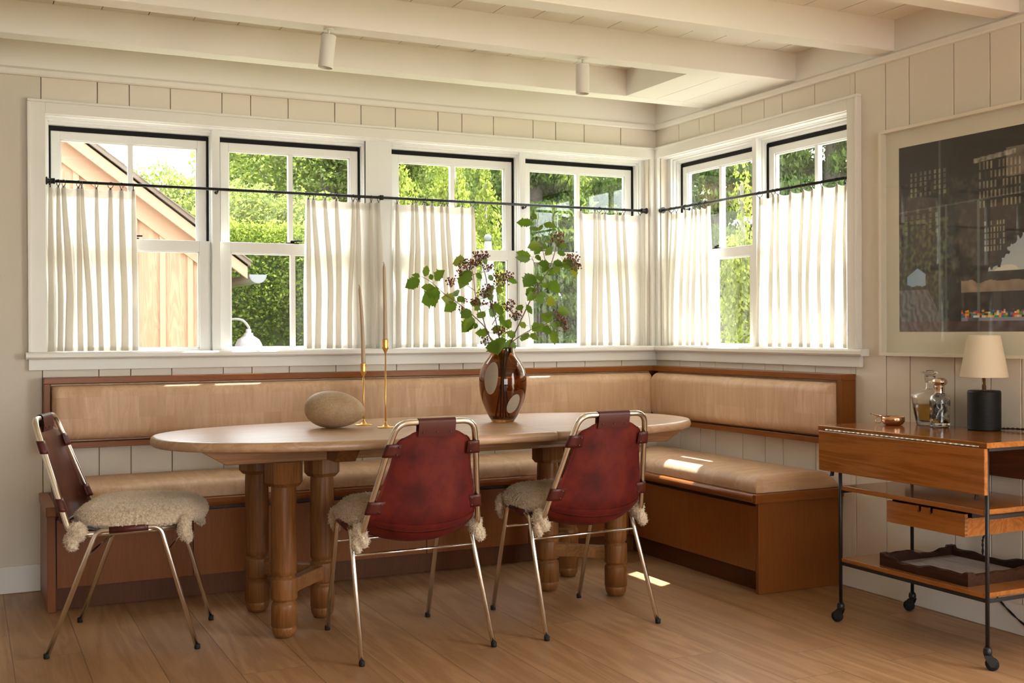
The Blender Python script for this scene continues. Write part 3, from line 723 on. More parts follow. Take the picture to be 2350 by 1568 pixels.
# rows from the top: centre (u,z) , edge (u, v, z)
CEN = [(-.066, 0, .792), (-.058, 0, .745), (-.046, 0, .66), (-.030, 0, .56), (-.010, 0, .47), (.035, 0, .405), (.12, 0, .385), (.24, 0, .392), (.34, 0, .405), (.43, 0, .418)]
EDG = [(-.060, .106, .792), (-.044, .136, .752), (-.012, .153, .66), (.022, .180, .56), (.050, .196, .49), (.095, .200, .445), (.16, .196, .428), (.24, .192, .428), (.34, .186, .430), (.43, .170, .430)]
def sling(s, w, off=0):
    c_ = lerp_path(CEN, s); e = lerp_path(EDG, s); k = abs(w)**2.2; 
    vv = e.y*w
    x = c_.x*(1-k)+e.x*k; z = c_.z*(1-k)+e.z*k
    z -= .026*abs(w)**4*max(0, 1-s/.12)
    return Vector((x, vv, z))
def slmesh(s0, s1, name, nu=40, nw=25, th=.0034):
    mb = MB(); A = []; B = []
    for i in range(nu):
        for j in range(nw):
            s_ = s0+(s1-s0)*i/(nu-1); w = -1+2*j/(nw-1)
            p = sling(s_, w); e = .004
            dx = sling(min(s_+e, 1), w)-sling(max(s_-e, 0), w); dw = sling(s_, min(w+.02, 1))-sling(s_, max(w-.02, -1))
            n_ = dx.cross(dw).normalized()
            if n_.x < 0 and n_.z < .3: n_ = -n_
            if n_.z < 0 and abs(n_.x) < .5: n_ = -n_
            A.append(p+n_*th*.5); B.append(p-n_*th*.5)
    fa = []; 
    for i in range(nu-1):
        for j in range(nw-1): fa.append((i*nw+j, i*nw+j+1, (i+1)*nw+j+1, (i+1)*nw+j))
    mb.add(A, fa, 0, True); mb.add(B, [tuple(reversed(q)) for q in fa], 1, True)
    n0 = nu*nw; rim = [j for j in range(nw)]+[i*nw+nw-1 for i in range(1, nu)]+[(nu-1)*nw+nw-1-j for j in range(1, nw)]+[(nu-1-i)*nw for i in range(1, nu-1)]
    for k in range(len(rim)):
        a, b = rim[k], rim[(k+1) % len(rim)]; mb.f.append((a, b, n0+b, n0+a)); mb.m.append(1); mb.sm.append(False)
    return mb.build(name, [m_leaf, m_leab], CH, recalc=False)
BKR = slmesh(0.0, .50, 'backrest', 60); slmesh(.50, 1.0, 'seat_sling', 40)
# lower seam flap across the foot of the back
mb = MB()
def flap(i, j):
    w = -1+2*i; s_ = .455+.035*j; p = sling(s_, w*.985); return (p.x-.0045-.001*math.sin(j*PI), p.y, p.z-.004)
mb.grid(flap, 40, 5); mb.build('seam_flap', m_leab, CH, recalc=False).parent = BKR
mb = MB()
for w in (-.94, .94):
    for k in range(46):
        s_ = .03+.40*k/46; p = sling(s_, w); q = sling(s_+.005, w); mb.tube([(p.x-.0026, p.y, p.z), (q.x-.0026, q.y, q.z)], .0007, 5)
st_ = mb.build('stitching', m_stitch, CH); st_['kind'] = 'stuff'; st_.parent = BKR
# top wrap over the hoop
def wrap(i, j):
    y = -.068+.136*j; a = i
    if a < .5:
        an = -PI*.5+a*2*(PI*1.0)+.35
        return (-.066+math.cos(PI-an)*.0132, y, .818+math.sin(PI-an)*.0132)
    return None
mb = MB(); prof = []
for k in range(13):
    an = PI*1.02-PI*1.04*k/12; prof.append((-.066+math.cos(an)*.0135, .818+math.sin(an)*.0135))
prof = [(-.0665, .768), (-.0735, .79)]+prof+[(-.049, .79), (-.053, .768)]
inner = [(-.066+(x+.066)*.76, z-.002 if z > .8 else z) for x, z in prof]
v = []; 
for y in (-.068, .068): v += [(x, y, z) for x, z in prof]
n_ = len(prof); f = [(i, i+1, n_+i+1, n_+i) for i in range(n_-1)]
mb.add(v, f, 0, True); v = []
for y in (-.068, .068): v += [(x, y, z) for x, z in inner]
mb.add(v, [(n_+i, n_+i+1, i+1, i) for i in range(n_-1)], 0, True)
for y in (-.05, 0, .05):
    mb.lathe([(.0028, 0), (.002, .0015)], (-.0745, y, .783), 10, ax=(-1, 0, 0)); mb.lathe([(.0028, 0), (.002, .0015)], (-.049, y, .783), 10, ax=(1, 0, 0))
mb.build('top_wrap', m_strap, CH, recalc=False)
# four side straps
def hoop_at(z, s):
    best = min((p for p in HOOP if p.y*s > 0), key=lambda p: abs(p.z-z)); return best
for s in (1, -1):
    for z0, z1 in ((.700, .745), (.500, .545)):
        mb = MB(); 
        def tubep(z):
            a, b = (.075, .222, .418), (-.034, .163, .728)
            t_ = (z-.418)/(.728-.418)
            if t_ <= 1: return Vector((a[0]+(b[0]-a[0])*t_, s*(a[1]+(b[1]-a[1])*t_), z))
            t2 = (z-.728)/.09; return Vector((-.034-.032*t2, s*(.163-.021*t2), z))
        rows = []
        for k in range(5):
            z = z0+(z1-z0)*k/4; c0 = tubep(z); row = []
            edge_u = (.0 if z > .62 else .032); ev = (.122 if z > .62 else .158)
            su = c0.x
            row.append(Vector((su-.019 if z > .6 else su-.022, s*ev, z)))
            for q in range(11):
                an = PI*.5+PI*q/10*1.0
                row.append(Vector((c0.x+math.cos(an+0)*0-.0128*math.sin(an), c0.y, z)) if False else c0+Vector((-.0130*math.cos(PI*q/10), s*.0130*math.sin(PI*q/10), 0)))
            row.append(Vector((su+.006 if z > .6 else su+.004, s*ev, z)))
            rows.append(row)
        nn = len(rows[0]); v = [p for r in rows for p in r]
        mb.add(v, [(i*nn+j, i*nn+j+1, (i+1)*nn+j+1, (i+1)*nn+j) for i in range(4) for j in range(nn-1)], 0, True)
        for zz in (z0+.009, z1-.009):
            c0 = tubep(zz); mb.lathe([(.0026, 0), (.0018, .0014)], (c0.x-.0195, c0.y-s*.030, zz), 10, ax=(-1, 0, 0)); mb.lathe([(.0028, 0), (.0018, .0016)], (c0.x+.0055, c0.y-s*.030, zz), 10, ax=(1, 0, 0))
        o = mb.build('side_strap', m_strap, CH, recalc=False); so_ = o.modifiers.new('thick', 'SOLIDIFY'); so_.thickness = .0022; so_.offset = 0
# ---- sheepskins
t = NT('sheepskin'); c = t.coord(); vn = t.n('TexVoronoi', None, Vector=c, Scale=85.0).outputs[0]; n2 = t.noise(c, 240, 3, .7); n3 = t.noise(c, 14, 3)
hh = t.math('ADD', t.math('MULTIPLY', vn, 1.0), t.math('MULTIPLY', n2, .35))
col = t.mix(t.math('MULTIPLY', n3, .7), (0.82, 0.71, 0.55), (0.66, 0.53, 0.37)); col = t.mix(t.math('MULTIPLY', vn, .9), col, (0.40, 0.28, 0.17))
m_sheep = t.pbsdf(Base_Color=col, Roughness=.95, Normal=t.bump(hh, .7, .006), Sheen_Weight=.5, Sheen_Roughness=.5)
def wool(p, amp):
    q = Vector(p)*55; w = noise.noise(q)*.6+noise.noise(q*2.3)*.4
    d = noise.voronoi(Vector(p)*95)[0][0]
    return (w*.6+(.45-d)*1.0)*amp
def blob(mb, c, r, e=(1, 1), nu=40, nv=26, amp=.006, rot=0, fn=None):
    cs, sn = math.cos(rot), math.sin(rot)
    def f(i, j):
        th = 2*PI*i; ph = PI*(j-.5)
        ct, st = math.cos(th), math.sin(th); cp, sp = math.cos(ph), math.sin(ph)
        sg = lambda x, p: math.copysign(abs(x)**p, x)
        x = r[0]*sg(ct, e[0])*sg(cp, e[1]); y = r[1]*sg(st, e[0])*sg(cp, e[1]); z = r[2]*sg(sp, e[1])
        n_ = Vector((ct*cp, st*cp, sp))
        p = Vector((c[0]+x, c[1]+y, c[2]+z))
        if fn: p = fn(p)
        p = p+n_*wool(p, amp)
        return p
    mb.grid(f, nu, nv, cu=True)
def drape(p):
    u, v, z = p; e = max(0, (abs(v)-.13)/.10); e2 = max(0, (u-.42)/.09); e3 = max(0, (.13-u)/.08)
    z -= .024*e*e+.022*e2*e2+.016*e3
    return Vector((u, v*(1-.10*(u-.07)/.42), z))
mb = MB()
blob(mb, (.283, 0, .478), (.225, .232, .046), (.62, .8), 200, 84, .0055, fn=drape)
for s in (1, -1):
    blob(mb, (.455, s*.185, .430), (.022, .026, .045), (1, 1), 36, 26, .005)
    blob(mb, (.468, s*.180, .398), (.014, .018, .024), (1, 1), 30, 20, .005)
    blob(mb, (.096, s*.220, .428), (.032, .024, .036), (1, 1), 40, 26, .0045)
    blob(mb, (.082, s*.234, .392), (.020, .018, .027), (1, 1), 36, 24, .0045)
    blob(mb, (.066, s*.214, .404), (.015, .017, .020), (1, 1), 30, 20, .005)
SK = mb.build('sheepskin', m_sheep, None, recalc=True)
# short wool curls standing on the skin
rgw = np.random.default_rng(17); me_ = SK.data; npoly = len(me_.polygons)
ar = np.array([p.area for p in me_.polygons]); ce = np.array([p.center[:] for p in me_.polygons]); no_ = np.array([p.normal[:] for p in me_.polygons])
kk = rgw.choice(npoly, 34000, p=ar/ar.sum()); P0 = ce[kk]+rgw.normal(size=(34000, 3))*.0016; N0 = no_[kk]
dr_ = N0*.75+rgw.normal(size=N0.shape)*.55; dr_ /= np.linalg.norm(dr_, axis=1)[:, None]
ln = rgw.uniform(.004, .0085, 34000)[:, None]; sd_ = np.cross(dr_, rgw.normal(size=N0.shape)); sd_ /= np.linalg.norm(sd_, axis=1)[:, None]
wd = .00085; V0 = P0-dr_*.001; V1 = P0+dr_*ln*.6; V2 = P0+dr_*ln*.8+np.cross(dr_, sd_)*ln*.45
VV = np.stack([V0-sd_*wd, V0+sd_*wd, V1+sd_*wd, V1-sd_*wd, V1-sd_*wd, V1+sd_*wd, V2+sd_*wd*.4, V2-sd_*wd*.4], 1).reshape(-1, 3)
wm = bpy.data.meshes.new('wool_curls'); wm.vertices.add(len(VV)); wm.vertices.foreach_set('co', VV.astype(np.float32).ravel())
nq = len(VV)//4; wm.loops.add(4*nq); wm.loops.foreach_set('vertex_index', np.arange(4*nq, dtype=np.int32)); wm.polygons.add(nq)
wm.polygons.foreach_set('loop_start', np.arange(0, 4*nq, 4, dtype=np.int32)); wm.polygons.foreach_set('loop_total', np.full(nq, 4, np.int32))
t = NT('wool_fibre'); rp = t.n('NewGeometry').outputs['Random Per Island']
d = t.n('BsdfDiffuse', None, Color=t.mix(rp, (0.93, 0.85, 0.71), (0.76, 0.64, 0.47))).outputs[0]; tl = t.n('BsdfTranslucent', None, Color=(0.75, 0.62, 0.45)).outputs[0]
ms = t.n('MixShader', None, Fac=.3); t.t.links.new(d, ms.inputs[1]); t.t.links.new(tl, ms.inputs[2]); t.t.links.new(ms.outputs[0], t.out.inputs[0])
wm.materials.append(t.m); wm.update(calc_edges=True); WO = bpy.data.objects.new('wool_curls', wm); COL.objects.link(WO); WO.parent = SK; WO['kind'] = 'stuff'
def place(src, frame):
    ox, oy, ang = frame; src.location = (ox, oy, 0); src.rotation_euler = (0, 0, ang)
FR = [(-3.1685, -.8935, math.radians(-17.5)), (-2.048, -1.6995, math.radians(91.5)), (-1.347, -1.6955, math.radians(93.0))]
LB = ['tubular chair at the left end of the table, brown inside of its back showing',
      'middle tubular chair with red leather back turned to the viewer, between the other two chairs',
      'right tubular chair with red leather back, in front of the right table legs']
LS = ['cream sheepskin on the chair at the left end of the table, fully visible',
      'cream sheepskin mostly hidden by the leather back of the middle chair',
      'cream sheepskin tied on the right chair behind its red leather back']
for i in range(3):
    ch = CH if i == 0 else copy_tree(CH); sk = SK if i == 0 else copy_tree(SK)
    place(ch, FR[i]); place(sk, FR[i]); ch['label'] = LB[i]; tag(sk, LS[i], 'sheepskin', 'sheepskin seat covers')
STEMS = [
 ([(-1.391,-0.986,1.033),(-1.377,-0.997,1.106),(-1.35,-1.015,1.175),(-1.309,-1.039,1.273),(-1.272,-1.061,1.345),(-1.247,-1.078,1.392),(-1.23,-1.091,1.451),(-1.222,-1.1,1.498)],0.005,0.0018),
 ([(-1.237,-1.059,1.393),(-1.253,-1.057,1.423),(-1.268,-1.055,1.482),(-1.284,-1.053,1.542),(-1.291,-1.055,1.606)],0.0024,0.0012),
 ([(-1.292,-1.033,1.303),(-1.282,-1.023,1.36),(-1.281,-1.008,1.412),(-1.286,-0.991,1.443)],0.0022,0.0012),
 ([(-1.397,-0.983,1.033),(-1.375,-1.016,1.093),(-1.341,-1.054,1.123),(-1.32,-1.087,1.14),(-1.295,-1.121,1.152),(-1.259,-1.161,1.135)],0.003,0.0013),
 ([(-1.428,-0.968,1.029),(-1.467,-0.956,1.09),(-1.487,-0.953,1.137),(-1.543,-0.932,1.197),(-1.606,-0.908,1.252),(-1.655,-0.892,1.287),(-1.703,-0.875,1.333),(-1.732,-0.868,1.352),(-1.749,-0.866,1.361)],0.004,0.0012),
 ([(-1.412,-0.975,1.029),(-1.427,-0.957,1.098),(-1.438,-0.94,1.184),(-1.457,-0.92,1.275),(-1.467,-0.903,1.37),(-1.486,-0.883,1.44)],0.0045,0.0015),
 ([(-1.436,-0.964,1.029),(-1.475,-0.948,1.111),(-1.497,-0.941,1.184),(-1.52,-0.934,1.257),(-1.53,-0.932,1.299),(-1.537,-0.932,1.368),(-1.554,-0.928,1.41)],0.004,0.0014),
 ([(-1.446,-0.958,1.184),(-1.464,-0.966,1.243),(-1.466,-0.982,1.303),(-1.446,-1.008,1.34),(-1.425,-1.035,1.365)],0.0024,0.0012),
 ([(-1.366,-0.998,1.093),(-1.313,-1.018,1.123),(-1.309,-1.014,1.162),(-1.314,-1.006,1.222),(-1.318,-0.998,1.244)],0.0018,0.001),
 ([(-1.237,-1.059,1.393),(-1.199,-1.096,1.409),(-1.172,-1.128,1.412),(-1.169,-1.148,1.419)],0.002,0.001),
 ([(-1.458,-0.953,1.154),(-1.445,-0.985,1.192),(-1.42,-1.023,1.217),(-1.407,-1.055,1.233)],0.002,0.001),
 ([(-1.525,-0.92,1.3),(-1.563,-0.916,1.325),(-1.607,-0.91,1.342),(-1.627,-0.915,1.35)],0.0018,0.001),
]
LEAVES = [((-1.279,-1.031,1.604),(-1.289,-1.003,1.634),0),((-1.275,-1.022,1.605),(-1.243,-0.99,1.639),0),((-1.288,-1.019,1.59),(-1.339,-0.953,1.596),0),((-1.275,-1.07,1.584),(-1.241,-1.132,1.569),0),((-1.265,-1.017,1.554),(-1.283,-0.961,1.584),0),((-1.266,-1.02,1.554),(-1.244,-1.01,1.59),0),((-1.268,-1.046,1.5),(-1.328,-1.031,1.482),1),((-1.266,-1.042,1.496),(-1.29,-1.023,1.454),1),((-1.276,-1.07,1.494),(-1.283,-1.125,1.477),0),((-1.238,-1.072,1.499),(-1.262,-1.063,1.516),0),((-1.202,-1.059,1.497),(-1.15,-1.075,1.497),2),((-1.202,-1.058,1.463),(-1.158,-1.067,1.455),1),((-1.299,-1.022,1.445),(-1.365,-0.995,1.464),0),((-1.317,-1.051,1.43),(-1.392,-1.045,1.439),0),((-1.298,-1.048,1.452),(-1.295,-1.089,1.428),0),((-1.212,-1.041,1.455),(-1.21,-0.981,1.485),1),((-1.235,-1.074,1.409),(-1.288,-1.047,1.414),2),((-1.228,-1.061,1.402),(-1.22,-1.054,1.363),2),((-1.233,-1.08,1.422),(-1.194,-1.106,1.408),1),((-1.182,-1.074,1.436),(-1.13,-1.061,1.395),1),((-1.138,-1.083,1.411),(-1.11,-1.069,1.352),0),((-1.295,-1.04,1.371),(-1.352,-1.04,1.311),2),((-1.296,-1.053,1.366),(-1.299,-1.104,1.334),1),((-1.254,-1.064,1.367),(-1.221,-1.093,1.362),0),((-1.254,-1.082,1.34),(-1.229,-1.133,1.292),1),((-1.276,-1.051,1.328),(-1.246,-1.089,1.314),0),((-1.276,-1.021,1.312),(-1.311,-0.975,1.283),1),((-1.292,-1.044,1.294),(-1.335,-1.042,1.255),1),((-1.275,-1.029,1.291),(-1.244,-1.044,1.273),1),((-1.28,-1.01,1.283),(-1.235,-1.008,1.244),1),((-1.297,-1.015,1.291),(-1.265,-0.992,1.318),0),((-1.243,-1.087,1.225),(-1.26,-1.111,1.275),1),((-1.214,-1.079,1.221),(-1.166,-1.112,1.204),1),((-1.239,-1.089,1.212),(-1.286,-1.133,1.19),1),((-1.335,-1.032,1.243),(-1.316,-1.051,1.196),0),((-1.281,-1.058,1.161),(-1.319,-1.056,1.123),2),((-1.254,-1.025,1.166),(-1.253,-0.966,1.119),1),((-1.327,-1.026,1.149),(-1.37,-1.026,1.153),1),((-1.218,-1.068,1.17),(-1.266,-1.03,1.196),1),((-1.275,-1.066,1.148),(-1.252,-1.103,1.114),1),((-1.312,-1.005,1.123),(-1.322,-0.957,1.084),2),((-1.323,-1.047,1.119),(-1.306,-1.079,1.089),1),((-1.234,-1.087,1.135),(-1.249,-1.125,1.072),0),((-1.239,-1.052,1.149),(-1.173,-1.055,1.153),0),((-1.37,-1.006,1.098),(-1.407,-0.984,1.124),1),((-1.38,-0.988,1.098),(-1.401,-0.982,1.025),2),((-1.44,-0.993,1.107),(-1.471,-1.039,1.022),3),((-1.472,-0.972,1.09),(-1.478,-1.025,1.027),2),((-1.458,-0.941,1.119),(-1.509,-0.877,1.12),0),((-1.447,-0.979,1.196),(-1.443,-1.032,1.234),1),((-1.404,-0.949,1.197),(-1.398,-0.905,1.141),1),((-1.395,-0.989,1.132),(-1.414,-1.0,1.158),0),((-1.518,-0.918,1.184),(-1.564,-0.872,1.12),2),((-1.536,-0.918,1.197),(-1.562,-0.913,1.12),1),((-1.526,-0.947,1.162),(-1.546,-0.961,1.133),0),((-1.546,-0.939,1.218),(-1.604,-0.955,1.184),1),((-1.488,-0.917,1.24),(-1.533,-0.88,1.254),2),((-1.479,-0.928,1.214),(-1.495,-0.879,1.185),1),((-1.455,-0.946,1.244),(-1.41,-0.943,1.219),1),((-1.574,-0.92,1.274),(-1.615,-0.94,1.252),1),((-1.597,-0.907,1.248),(-1.658,-0.895,1.214),1),((-1.601,-0.896,1.261),(-1.666,-0.886,1.27),2),((-1.578,-0.863,1.275),(-1.579,-0.8,1.308),1),((-1.64,-0.834,1.284),(-1.712,-0.757,1.253),1),((-1.651,-0.86,1.288),(-1.713,-0.82,1.297),1),((-1.674,-0.849,1.313),(-1.737,-0.829,1.313),1),((-1.683,-0.849,1.339),(-1.653,-0.888,1.389),2),((-1.691,-0.847,1.343),(-1.695,-0.834,1.374),1),((-1.71,-0.801,1.358),(-1.682,-0.766,1.412),0),((-1.731,-0.82,1.352),(-1.797,-0.795,1.314),1),((-1.743,-0.839,1.36),(-1.784,-0.868,1.366),0),((-1.551,-0.889,1.438),(-1.59,-0.828,1.419),1),((-1.537,-0.922,1.394),(-1.584,-0.9,1.304),2),((-1.516,-0.907,1.378),(-1.477,-0.892,1.353),0),((-1.569,-0.888,1.412),(-1.536,-0.877,1.427),0),((-1.403,-0.988,1.355),(-1.364,-1.01,1.329),0),((-1.451,-0.969,1.308),(-1.428,-1.001,1.294),1),((-1.443,-0.943,1.326),(-1.454,-0.904,1.293),0),((-1.477,-0.956,1.368),(-1.458,-0.965,1.342),1),((-1.492,-0.926,1.446),(-1.462,-0.923,1.413),1),((-1.373,-1.024,1.238),(-1.372,-1.068,1.212),1),((-1.247,-1.07,1.409),(-1.277,-1.071,1.374),1),((-1.207,-1.076,1.393),(-1.191,-1.073,1.363),0),((-1.206,-1.065,1.428),(-1.171,-1.055,1.395),1),((-1.195,-1.089,1.401),(-1.233,-1.079,1.383),1),((-1.448,-0.942,1.296),(-1.477,-0.892,1.284),1),((-1.484,-0.949,1.299),(-1.457,-0.961,1.256),1),((-1.403,-0.957,1.175),(-1.359,-0.935,1.141),1),((-1.462,-0.921,1.223),(-1.41,-0.881,1.198),1),((-1.427,-0.967,1.154),(-1.453,-0.951,1.115),1),((-1.512,-0.947,1.235),(-1.541,-0.949,1.214),1),((-1.312,-0.996,1.27),(-1.276,-0.974,1.301),1),]
BERRIES = [((-1.502,-0.917,1.455),0.0297291,0.0254821),((-1.544,-0.894,1.417),0.0403466,0.0297291),((-1.512,-0.908,1.43),0.0339761,0.0212351),((-1.629,-0.908,1.342),0.0254821,0.0233586),((-1.565,-0.878,1.378),0.0297291,0.0191116),((-1.414,-0.971,1.372),0.0467172,0.0254821),((-1.418,-0.961,1.338),0.0339761,0.0169881),((-1.493,-0.949,1.295),0.0339761,0.0233586),((-1.509,-0.921,1.257),0.0339761,0.0212351),((-1.453,-0.933,1.244),0.0297291,0.0169881),((-1.474,-0.937,1.317),0.0254821,0.0169881),((-1.363,-0.982,1.201),0.0339761,0.0254821),((-1.42,-1.024,1.234),0.0254821,0.0212351),((-1.4,-1.02,1.251),0.0191116,0.0169881),((-1.207,-1.085,1.529),0.0297291,0.0360996),((-1.144,-1.095,1.436),0.0360996,0.0318526),((-1.148,-1.136,1.404),0.0233586,0.0212351),((-1.186,-1.072,1.187),0.0318526,0.0339761),((-1.177,-1.082,1.148),0.0276056,0.0254821),((-1.233,-1.113,1.203),0.0169881,0.0212351),((-1.434,-0.973,1.132),0.0339761,0.0212351),((-1.498,-0.967,1.09),0.0212351,0.0212351),((-1.502,-0.981,1.455),0.0212351,0.0169881),((-1.596,-0.928,1.222),0.0169881,0.0169881),((-1.574,-0.92,1.261),0.012741,0.012741),((-1.486,-0.976,1.401),0.0254821,0.0169881),]
# ---------------------------------------------------------------- things on the dining table
t = NT('river_stone'); c = t.coord(); n1 = t.noise(c, 10, 5, .7); n2 = t.noise(c, 170, 4, .8)
col = t.mix(t.math('MULTIPLY', t.math('GREATER_THAN', n2, .52), .55), t.ramp(n1, [(.3, (0.33, 0.21, 0.11)), (.7, (0.50, 0.36, 0.215))]), (0.25, 0.16, 0.09))
m_stone = t.pbsdf(Base_Color=col, Roughness=.62, Normal=t.bump(n2, .25, .0008))
RT = Vector((0.8996, -0.4367, 0)); BK = Vector((0.4367, 0.8996, 0))
mb = MB(); sc0 = Vector((-2.150, -.930, .737))
def stone(i, j):
    th = 2*PI*i; ph = PI*(j-.5); a = math.cos(th)*math.cos(ph); b = math.sin(th)*math.cos(ph); z = math.sin(ph)
    X = a*.122; Y = b*.088
    Z = z*(.077-.012*a) if z > 0 else z*(.072-.004*a)
    Z += .002*math.sin(3*a+2*b)
    p = RT*X+BK*Y
    return sc0+p+Vector((0, 0, .0755+Z-.006*a*(1 if z > 0 else .5)))
mb.grid(stone, 96, 60, cu=True); lo = min(p[2] for p in mb.v); mb.v = [(p[0], p[1], p[2]-lo+.7372) for p in mb.v]
tag(mb.build('stone', m_stone), 'large smooth sand coloured egg shaped stone on the dining table', 'stone')
t = NT('candle_wax'); c = t.coord(); m_wax = t.pbsdf(Base_Color=(0.44, 0.325, 0.20), Roughness=.45, Coat_Weight=.1)
def candlestick(x, y, hcup, hc, lean, lab, labc):
    T = .737; o = thing('candlestick', lab, 'candlestick', (x, y, T), 'brass candlesticks')
    MB().lathe([(.0, 0), (.035, 0), (.0358, .002), (.0345, .004), (.016, .0055), (.009, .010), (.0055, .018), (.0038, .026)], (x, y, T), 40).build('base', m_brass, o)
    MB().lathe([(.0036, .024), (.0034, .10), (.0034, hcup-.03)], (x, y, T), 16).build('stem', m_brass, o)
    MB().lathe([(.0034, hcup-.034), (.0045, hcup-.028), (.012, hcup-.012), (.0128, hcup-.006), (.0122, hcup-.002), (.0122, hcup+.022), (.0128, hcup+.026), (.0105, hcup+.026), (.0102, hcup+.004), (0, hcup+.004)], (x, y, T), 32, cap=False).build('cup', m_brass, o)
    c = thing('taper_candle', labc, 'candle', (x, y, T+hcup+.004), 'taper candles')
    b = hcup+.0045; top = hc; pts = []; rr = []
    for k in range(24):
        s = k/23; z = b+(top-b)*s; r = .0094*(1-s*.38) if s < .93 else .0094*(1-.93*.38)*max(.22, math.sqrt(max(0, 1-((s-.93)/.075)**2)))
        pts.append((x+lean[0]*s*s, y+lean[1]*s*s, T+z)); rr.append(r)
    wx_ = MB().tube(pts, rr, 20).build('wax', m_wax, c)
    e = Vector(pts[-1]); MB().tube([e-Vector((0, 0, .004)), e+Vector((-.001, 0, .003)), e+Vector((-.003, .001, .007))], .0008, 6).build('wick', m_black, c).parent = wx_
candlestick(-2.000, -.845, .232, .578, (-.014, .004), 'shorter brass candlestick standing just behind the stone', 'shorter beige taper candle, leaning a little')
candlestick(-1.960, -1.005, .332, .664, (-.004, 0), 'taller brass candlestick standing right of the stone', 'taller beige taper candle in front of the curtain gap')

# ---- vase
VC = Vector((-1.418, -.972, .7372))
t = NT('amber_glass'); m_amber = t.pbsdf(Base_Color=(0.38, 0.185, 0.062), Roughness=.01, IOR=1.45, Transmission_Weight=1.0)
t = NT('milky_glass'); m_milk = t.pbsdf(Base_Color=(0.42, 0.37, 0.30), Roughness=.25, IOR=1.4, Alpha=.78)
vz = thing('glass_vase', 'amber brown glass vase with two milky ovals, full of leafy twigs, on the dining table', 'vase', tuple(VC))
outp = [(.0, 0), (.044, 0), (.048, .003), (.0575, .018), (.0686, .037), (.0793, .061), (.0887, .086), (.0958, .111), (.1006, .136), (.1027, .160), (.1024, .180), (.0994, .206), (.0935, .230), (.0816, .255), (.062, .280), (.0535, .296), (.0508, .312), (.0515, .318)]
inp = [(max(r-.0045, .0), z) for r, z in outp[3:]]
MB().lathe(outp+[(.049, .319)]+list(reversed(inp))+[(.04, .014), (0, .014)], VC, 72, cap=False).build('vase_body', m_amber, vz)
def onvase(a0, zc, ra, rz, name, tilt=0):
    def r_at(z):
        for (r0, z0), (r1, z1) in zip(outp[1:], outp[2:]):
            if z0 <= z <= z1: return r0+(r1-r0)*(z-z0)/(z1-z0)
        return .05
    mb = MB(); v = []; rings_ = 9; N = 36
    for q in range(rings_):
        s = q/(rings_-1)
        for k in range(N):
            th = 2*PI*k/N; da = math.cos(th)*ra*s; dz = math.sin(th)*rz*s
            da, dz = da*math.cos(tilt)-dz*math.sin(tilt), da*math.sin(tilt)+dz*math.cos(tilt)
            z = zc+dz; r = r_at(z)+.0007; a = a0+da/r
            d = -BK*math.cos(a)+RT*math.sin(a)
            v.append(VC+d*r+Vector((0, 0, z)))
    f = [(q*N+k, q*N+(k+1) % N, (q+1)*N+(k+1) % N, (q+1)*N+k) for q in range(rings_-1) for k in range(N)]
    mb.add(v, f, 0, True).build(name, m_milk, vz)
onvase(-.52, .190, .033, .068, 'milky_spot', -.08); onvase(.56, .082, .027, .042, 'milky_spot', -.35)

# ---- viburnum branches
t = NT('viburnum_leaf'); gi = t.n('NewGeometry'); rp = gi.outputs['Random Per Island']; c = t.coord('UV')
col = t.ramp(rp, [(0, (0.045, 0.12, 0.008)), (.45, (0.09, 0.19, 0.014)), (.8, (0.16, 0.26, 0.02)), (1, (0.27, 0.28, 0.03))])
d = t.n('BsdfPrincipled', None, Base_Color=col, Roughness=.42).outputs[0]; tl = t.n('BsdfTranslucent', None, Color=t.mix(.4, col, (0.30, 0.45, 0.03))).outputs[0]
ms = t.n('MixShader', None, Fac=.38); t.t.links.new(d, ms.inputs[1]); t.t.links.new(tl, ms.inputs[2]); t.t.links.new(ms.outputs[0], t.out.inputs[0]); m_leaf2 = t.m
m_bark = plain('twig_bark', (0.19, 0.12, 0.085), .7); t = NT('berry_red'); rp = t.n('NewGeometry').outputs['Random Per Island']
m_berry = t.pbsdf(Base_Color=t.ramp(rp, [(0, (0.07, 0.012, 0.012)), (.6, (0.16, 0.028, 0.018)), (.9, (0.30, 0.09, 0.02)), (1, (0.30, 0.24, 0.05))]), Roughness=.3)
LSH = [(0, 0), (.06, .20), (.10, .16), (.17, .34), (.22, .31), (.33, .47), (.38, .38), (.47, .42), (.52, .33), (.62, .46), (.66, .34), (.75, .27), (.82, .20), (.9, .10), (1.0, 0)]
def leafmesh(mb, b, tp, size, rg):
    b, tp = Vector(b), Vector(tp); L = (tp-b).length; d = (tp-b)/L
    side = Vector((rg.uniform(-.6, .6), rg.uniform(-.6, .6), rg.uniform(-.5, .5)))
    toward = Vector((-.43, -.9, .25))+side
    w = d.cross(toward).normalized(); n_ = w.cross(d).normalized()
    W_ = L*{0: .56, 1: .82, 2: .92, 3: .95}[size]; fold = rg.uniform(.05, .35); curl = rg.uniform(-.25, .1)
    pet = .10; v = []; mid = []
    for s, h in LSH:
        ss = pet+(1-pet)*s; z = curl*ss*ss*L
        base = b+d*(ss*L)+n_*z
        mid.append(base)
        wv_ = h*W_*(1+rg.uniform(-.08, .08))
        v.append((base, base+w*wv_+n_*(fold*wv_), base-w*wv_*rg.uniform(.9, 1.05)+n_*(fold*wv_)))
    k0 = len(mb.v); vv = [p for t3 in v for p in t3]; f = []
    for i in range(len(LSH)-1):
        a = 3*i; f += [(a, a+3, a+4, a+1), (a, a+2, a+5, a+3)]
    mb.add(vv, f, 0, True)
    mb.tube([b-d*L*.12, b+d*L*.12], .0007, 5, 1)
BR = [[0, 1, 2, 9], [3, 8], [4], [5, 7, 10], [6, 11]]
